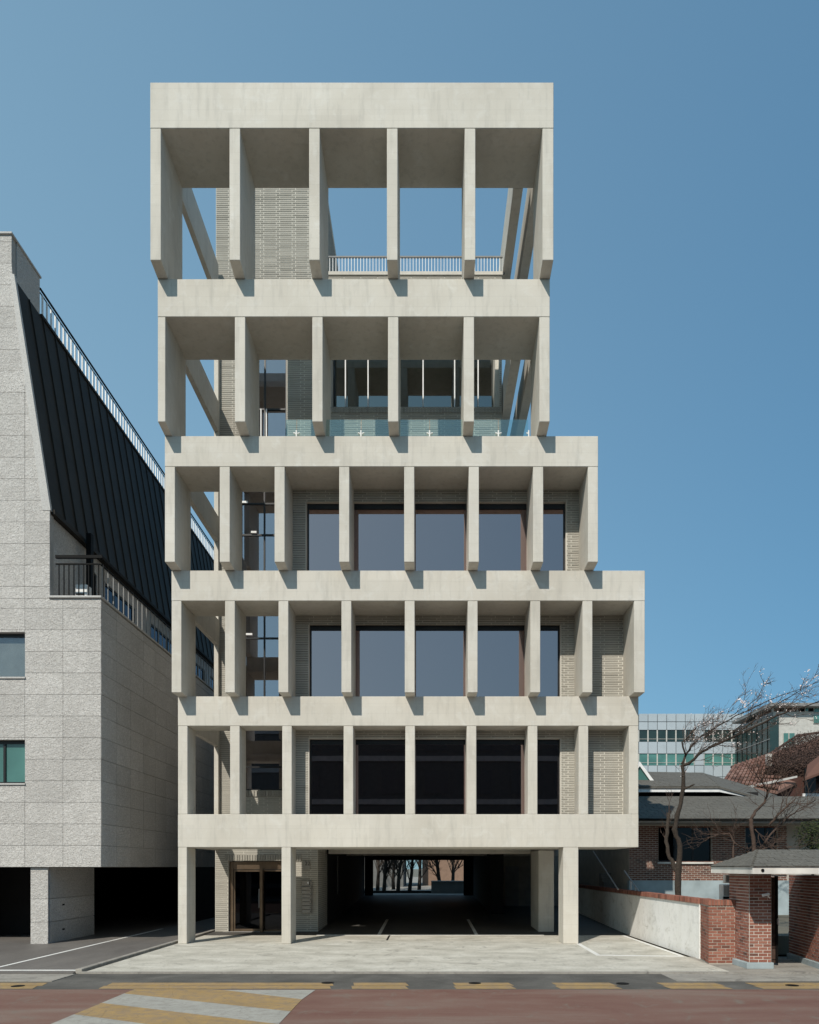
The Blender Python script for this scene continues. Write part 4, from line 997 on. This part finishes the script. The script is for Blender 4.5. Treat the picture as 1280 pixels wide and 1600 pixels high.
# ------------------------------------------------------------------ beyond the passage and across the street
gw = thing('rear_garden_wall', 'low grey wall at the far end of the parking passage', 'wall', (0, 53, .6))
B('wall', M['inter'], gw, -12, X_(674, 53), 53, 53.2, .6, Z_(1392, 53)); B('wall', M['slabgrey'], gw, X_(674, 52.5), 12, 52.5, 53.2, .6, Z_(1378, 52.5))
B('coping', M['coping'], gw, X_(674, 52.4), 12, 52.4, 53.25, Z_(1378, 52.4), Z_(1376.5, 52.4))
rbld = thing('rear_pink_building', 'sunlit pinkish building beyond the far end of the parking passage', 'building', (4, 75, .6))
B('wall', M['warmwall'], rbld, -.5, 14, 75, 85, .6, 12); 
for k in range(5): 
    f = B('window', M['frame'], rbld, 1+k*2.4, 2.2+k*2.4, 74.95, 74.99, 3.6, 5.0)
M['rearg'] = simple('rear_grey', (.13, .13, .125), .9)
rb2 = thing('rear_grey_building', 'grey building beyond the left end of the parking passage', 'building', (-8, 70, .6))
B('wall', M['rearg'], rb2, -16, -2.2, 70, 80, .6, 9); B('window', M['frame'], rb2, -4.6, -3.5, 69.95, 69.99, 3.2, 4.6)
lv = thing('rear_louvre_screen', 'bright white louvre screen glimpsed behind the first left column', 'screen', (-17, 60, 0))
for k in range(4): B('louvre', M['white'], lv, X_(317, 60), X_(333, 60), 60, 60.1, Z_(1376, 60)+k*.26, Z_(1376, 60)+k*.26+.2)
opp = thing('building_across_the_street', 'dark building across the street mirrored in the lowest row of windows', 'building', (0, -12, 0))
M['oppd'] = simple('dark_facade', (.06, .06, .058), .9, bmp=0)
M['oppw'] = simple('dark_facade_glass', (.035, .037, .04), .5, bmp=0)
B('wall', M['oppd'], opp, -24, 22, -20, -9, 0, 14.4)
for j in range(5): B('ledge', M['slabgrey'], opp, -24, 22, -8.98, -8.9, .6+j*3.3, 1.0+j*3.3)
for k in range(12):
    for j in range(4): B('window', M['oppw'], opp, -20+k*3.3, -18.2+k*3.3, -8.99, -8.95, 1.4+j*3.3, 3.2+j*3.3)

# ------------------------------------------------------------------ trees
def wander(p, d, L, n, wob, up=0.0):
    pts = [p.copy()]; d = d.normalized()
    for i in range(n):
        d = (d+Vector((random.gauss(0, wob), random.gauss(0, wob), random.gauss(0, wob)+up))).normalized(); pts.append(pts[-1]+d*(L/n))
    return pts
def twigs_on(mb, pts, r0, count, L, depth, tips, wob=.16, up=.03, bias=None, start=.15):
    for _ in range(count):
        t = random.uniform(start, 1)*(len(pts)-1); i = min(int(t), len(pts)-2); p = pts[i].lerp(pts[i+1], t-i)
        d = (pts[i+1]-pts[i]).normalized(); side = Vector((random.gauss(0, 1), random.gauss(0, 1), random.gauss(0, 1))); side -= d*side.dot(d); side.normalize()
        dd = (d*random.uniform(.6, 1.1)+side*random.uniform(.4, 1.0)+(bias or Vector((0, 0, .15)))).normalized()
        l = L*random.uniform(.45, 1.15); q = wander(p, dd, l, 5, wob, up)
        mb.tube(q, [r0*(1-k/6)+.0016 for k in range(6)], 4, cap=False)
        tips.append(q)
        if depth > 0: twigs_on(mb, q, r0*.55, max(2, int(count*.45)), L*.5, depth-1, tips, wob, up, bias, .2)
def limbs(tree, specs, Y, mat):
    out = []
    for (nm, pl, r0, r1, dy) in specs:
        n = len(pl); pts = []
        for k, (px, py) in enumerate(pl): pts.append(P(px, py, Y+dy*k/(n-1)))
        fine = []
        for a, b_ in zip(pts[:-1], pts[1:]):
            for s in range(3): fine.append(a.lerp(b_, s/3)+Vector((random.gauss(0, .012), random.gauss(0, .012), random.gauss(0, .012)))*(1 if s else 0))
        fine.append(pts[-1]); m_ = len(fine)
        MB().tube(fine, [(r0+(r1-r0)*k/(m_-1))*random.uniform(.86, 1.14) for k in range(m_)], 9).build(nm, mat, tree, smooth=True)
        out.append((fine, r1))
    return out
random.seed(5)
bt = thing('blossom_tree', 'leaning bare tree with pale blossom reaching right above the garden wall', 'tree', P(1066, 1500, 23))
lb_ = limbs(bt, [
    ('trunk', [(1062, 1440), (1060, 1400), (1060, 1368), (1062, 1341), (1060, 1311), (1054, 1296), (1058, 1276), (1064, 1256), (1068, 1220), (1066, 1195)], .10, .052, 0),
    ('limb', [(1060, 1366), (1053, 1352), (1046, 1340), (1041, 1315), (1043, 1295), (1045, 1270)], .065, .048, .2),
    ('limb', [(1066, 1196), (1080, 1190), (1096, 1175), (1120, 1163), (1150, 1150), (1185, 1133), (1215, 1118), (1245, 1108), (1290, 1092)], .05, .014, -1.2),
    ('limb', [(1066, 1194), (1074, 1176), (1082, 1164), (1096, 1150), (1118, 1137), (1150, 1118), (1190, 1100), (1225, 1085), (1290, 1062)], .035, .008, .8),
    ('limb', [(1072, 1180), (1066, 1160), (1078, 1150), (1090, 1135)], .03, .008, -.3),
    ('limb', [(1150, 1150), (1185, 1120), (1215, 1100), (1245, 1082), (1275, 1066)], .022, .006, -1),
    ('limb', [(1120, 1163), (1150, 1140), (1172, 1120), (1178, 1105)], .02, .006, 1),
    ('limb', [(1140, 1120), (1165, 1105), (1185, 1090), (1193, 1070), (1194, 1060)], .014, .004, .4),
    ('limb', [(1068, 1235), (1080, 1228), (1085, 1226)], .035, .02, -.2)], 23, M['bark'])
tips = []; tw = MB()
bias = Vector((.45, 0, .18))
for k, c, L in ((2, 17, 1.15), (3, 19, 1.1), (4, 10, .8), (5, 10, .8), (6, 7, .6), (7, 8, .6)):
    twigs_on(tw, lb_[k][0], .0075, c, L, 2 if k in (2, 3) else 1, tips, bias=bias, start=.12)
twigs_on(tw, lb_[0][0][-8:], .008, 4, .6, 1, tips, bias=bias, start=.5)
twigs_on(tw, lb_[1][0], .007, 8, .7, 1, tips[:0], bias=Vector((-.1, 0, .6)), start=.5)
tw.build('twigs', M['bark2'], bt, kind='stuff')
fl_ = MB()
def flower(mb, c, s):
    a0 = random.random()*6.28; n = Vector((random.gauss(0, 1), random.gauss(0, 1)-.8, random.gauss(0, 1))).normalized(); u1 = n.orthogonal().normalized(); v1 = n.cross(u1)
    for k in range(5):
        a = a0+k*1.2566; d1 = (u1*math.cos(a)+v1*math.sin(a)); d2 = (u1*math.cos(a+.6)+v1*math.sin(a+.6)); d3 = (u1*math.cos(a-.6)+v1*math.sin(a-.6))
        mb.add([c, c+d3*s*.6+n*s*.15, c+d1*s+n*s*.3, c+d2*s*.6+n*s*.15], [(0, 1, 2, 3)])
def cluster(q, s=.026, prob=.35, n=3):
    if random.random() > prob: return
    for _ in range(random.randint(1, n)):
        t = random.choice(q[1:]); flower(fl_, t+Vector((random.gauss(0, .02), random.gauss(0, .02), random.gauss(0, .02))), s*random.uniform(.7, 1.2))
for q in tips: cluster(q, .019, .34, 3)
for (px, py, n) in ((1160, 1096, 16), (1168, 1100, 14), (1258, 1066, 12), (1252, 1072, 8), (1200, 1088, 7), (1202, 1096, 7), (1205, 1092, 6), (1275, 1058, 8), (1195, 1066, 5), (1262, 1050, 6), (1155, 1092, 6)):
    for k in range(n): flower(fl_, P(px+random.gauss(0, 3), py+random.gauss(0, 3), 22.8+random.uniform(-.2, .2)), .026)
fl_.build('blossom', M['petal'], bt, kind='stuff')
b2t = thing('bare_shrub_tree', 'bare brown tree with crooked branches behind the gatehouse roof', 'tree', P(1180, 1400, 22))
lb2 = limbs(b2t, [
    ('trunk', [(1181, 1420), (1180, 1345), (1178, 1318), (1174, 1290), (1173, 1280)], .07, .05, 0),
    ('limb', [(1174, 1280), (1180, 1268), (1195, 1254), (1200, 1240), (1206, 1228), (1222, 1212)], .045, .015, .5),
    ('limb', [(1200, 1236), (1190, 1222), (1183, 1212), (1177, 1202)], .02, .008, -.4),
    ('limb', [(1195, 1318), (1210, 1298), (1228, 1280), (1248, 1264), (1275, 1250)], .03, .012, .4),
    ('limb', [(1202, 1290), (1212, 1278), (1228, 1262), (1243, 1248)], .04, .015, -.3),
    ('limb', [(1146, 1400), (1146, 1330), (1147, 1315), (1140, 1302), (1120, 1305), (1100, 1312)], .03, .012, .3),
    ('limb', [(1147, 1316), (1165, 1328), (1172, 1336)], .018, .01, .2),
    ('limb', [(1180, 1296), (1192, 1312), (1198, 1318)], .016, .01, .2), ('limb', [(1190, 1328), (1205, 1322), (1225, 1324), (1240, 1330)], .018, .008, 0)], 22, M['bark2'])
tips = []; tw = MB()
for k in range(1, 9): twigs_on(tw, lb2[k][0], .007, 13, .95, 1, tips, wob=.2, bias=Vector((0, 0, .1)), start=.15)
tw.build('twigs', M['bark2'], b2t, kind='stuff')
bs = thing('evergreen_bush', 'green leafy bush at the right edge above the gatehouse roof', 'bush', P(1268, 1340, 22.5))
MB().tube([P(1272, 1420, 22.5), P(1268, 1300, 22.5)], .04, 6).build('stem', M['bark'], bs)
lf = MB()
for k in range(1700):
    ang = random.random()*6.28; r = random.random()**.5
    c = P(1272+r*math.cos(ang)*22, 1306+r*math.sin(ang)*24, 22.5)+Vector((0, random.uniform(-.6, .6), 0))
    if random.random() < .35 and c.x < X_(1258, 22.5): continue
    a = Vector((random.gauss(0, 1), random.gauss(0, 1), random.gauss(.2, .6))).normalized()*random.uniform(.05, .1); b_ = a.orthogonal().normalized()*.014
    lf.add([c-b_, c+a*.5-b_, c+a, c+a*.5+b_, c+b_], [(0, 1, 2, 3, 4)])
lf.build('leaves', M['leaf'], bs, kind='stuff')
# trees beyond the passage
for i, (px, Y, hgt, lab) in enumerate([(600, 57, 7, 'bare tree at the left of the passage opening'), (640, 58, 7, 'bare tree in the middle of the passage opening'), (688, 57, 8, 'forked bare tree at the right of the passage opening'), (590, 59, 7, 'bare tree half hidden by the left passage wall'), (622, 56, 7, 'leaning bare tree left of the middle one in the passage opening'), (706, 59, 7, 'bare tree close to the right edge of the passage opening'), (655, 61, 8, 'bare tree behind the low grey wall in the passage opening'), (615, 62, 7, 'thin bare tree behind the left one in the passage opening')]):
    b0 = Vector((X_(px, Y), Y, .6)); t = thing('bare_garden_tree', lab, 'tree', b0, 'bare trees beyond the parking passage')
    tr_ = wander(b0, Vector((random.uniform(-.1, .1), 0, 1)), hgt*.6, 6, .06); MB().tube(tr_, [.16-.02*k for k in range(7)], 7).build('trunk', M['bark'], t, smooth=True)
    mbb = MB(); tp_ = []; twigs_on(mbb, tr_, .06, 14, 2.6, 2, tp_, wob=.14, bias=Vector((0, 0, .5)), start=.12); mbb.build('branches', M['bark'], t, kind='stuff')
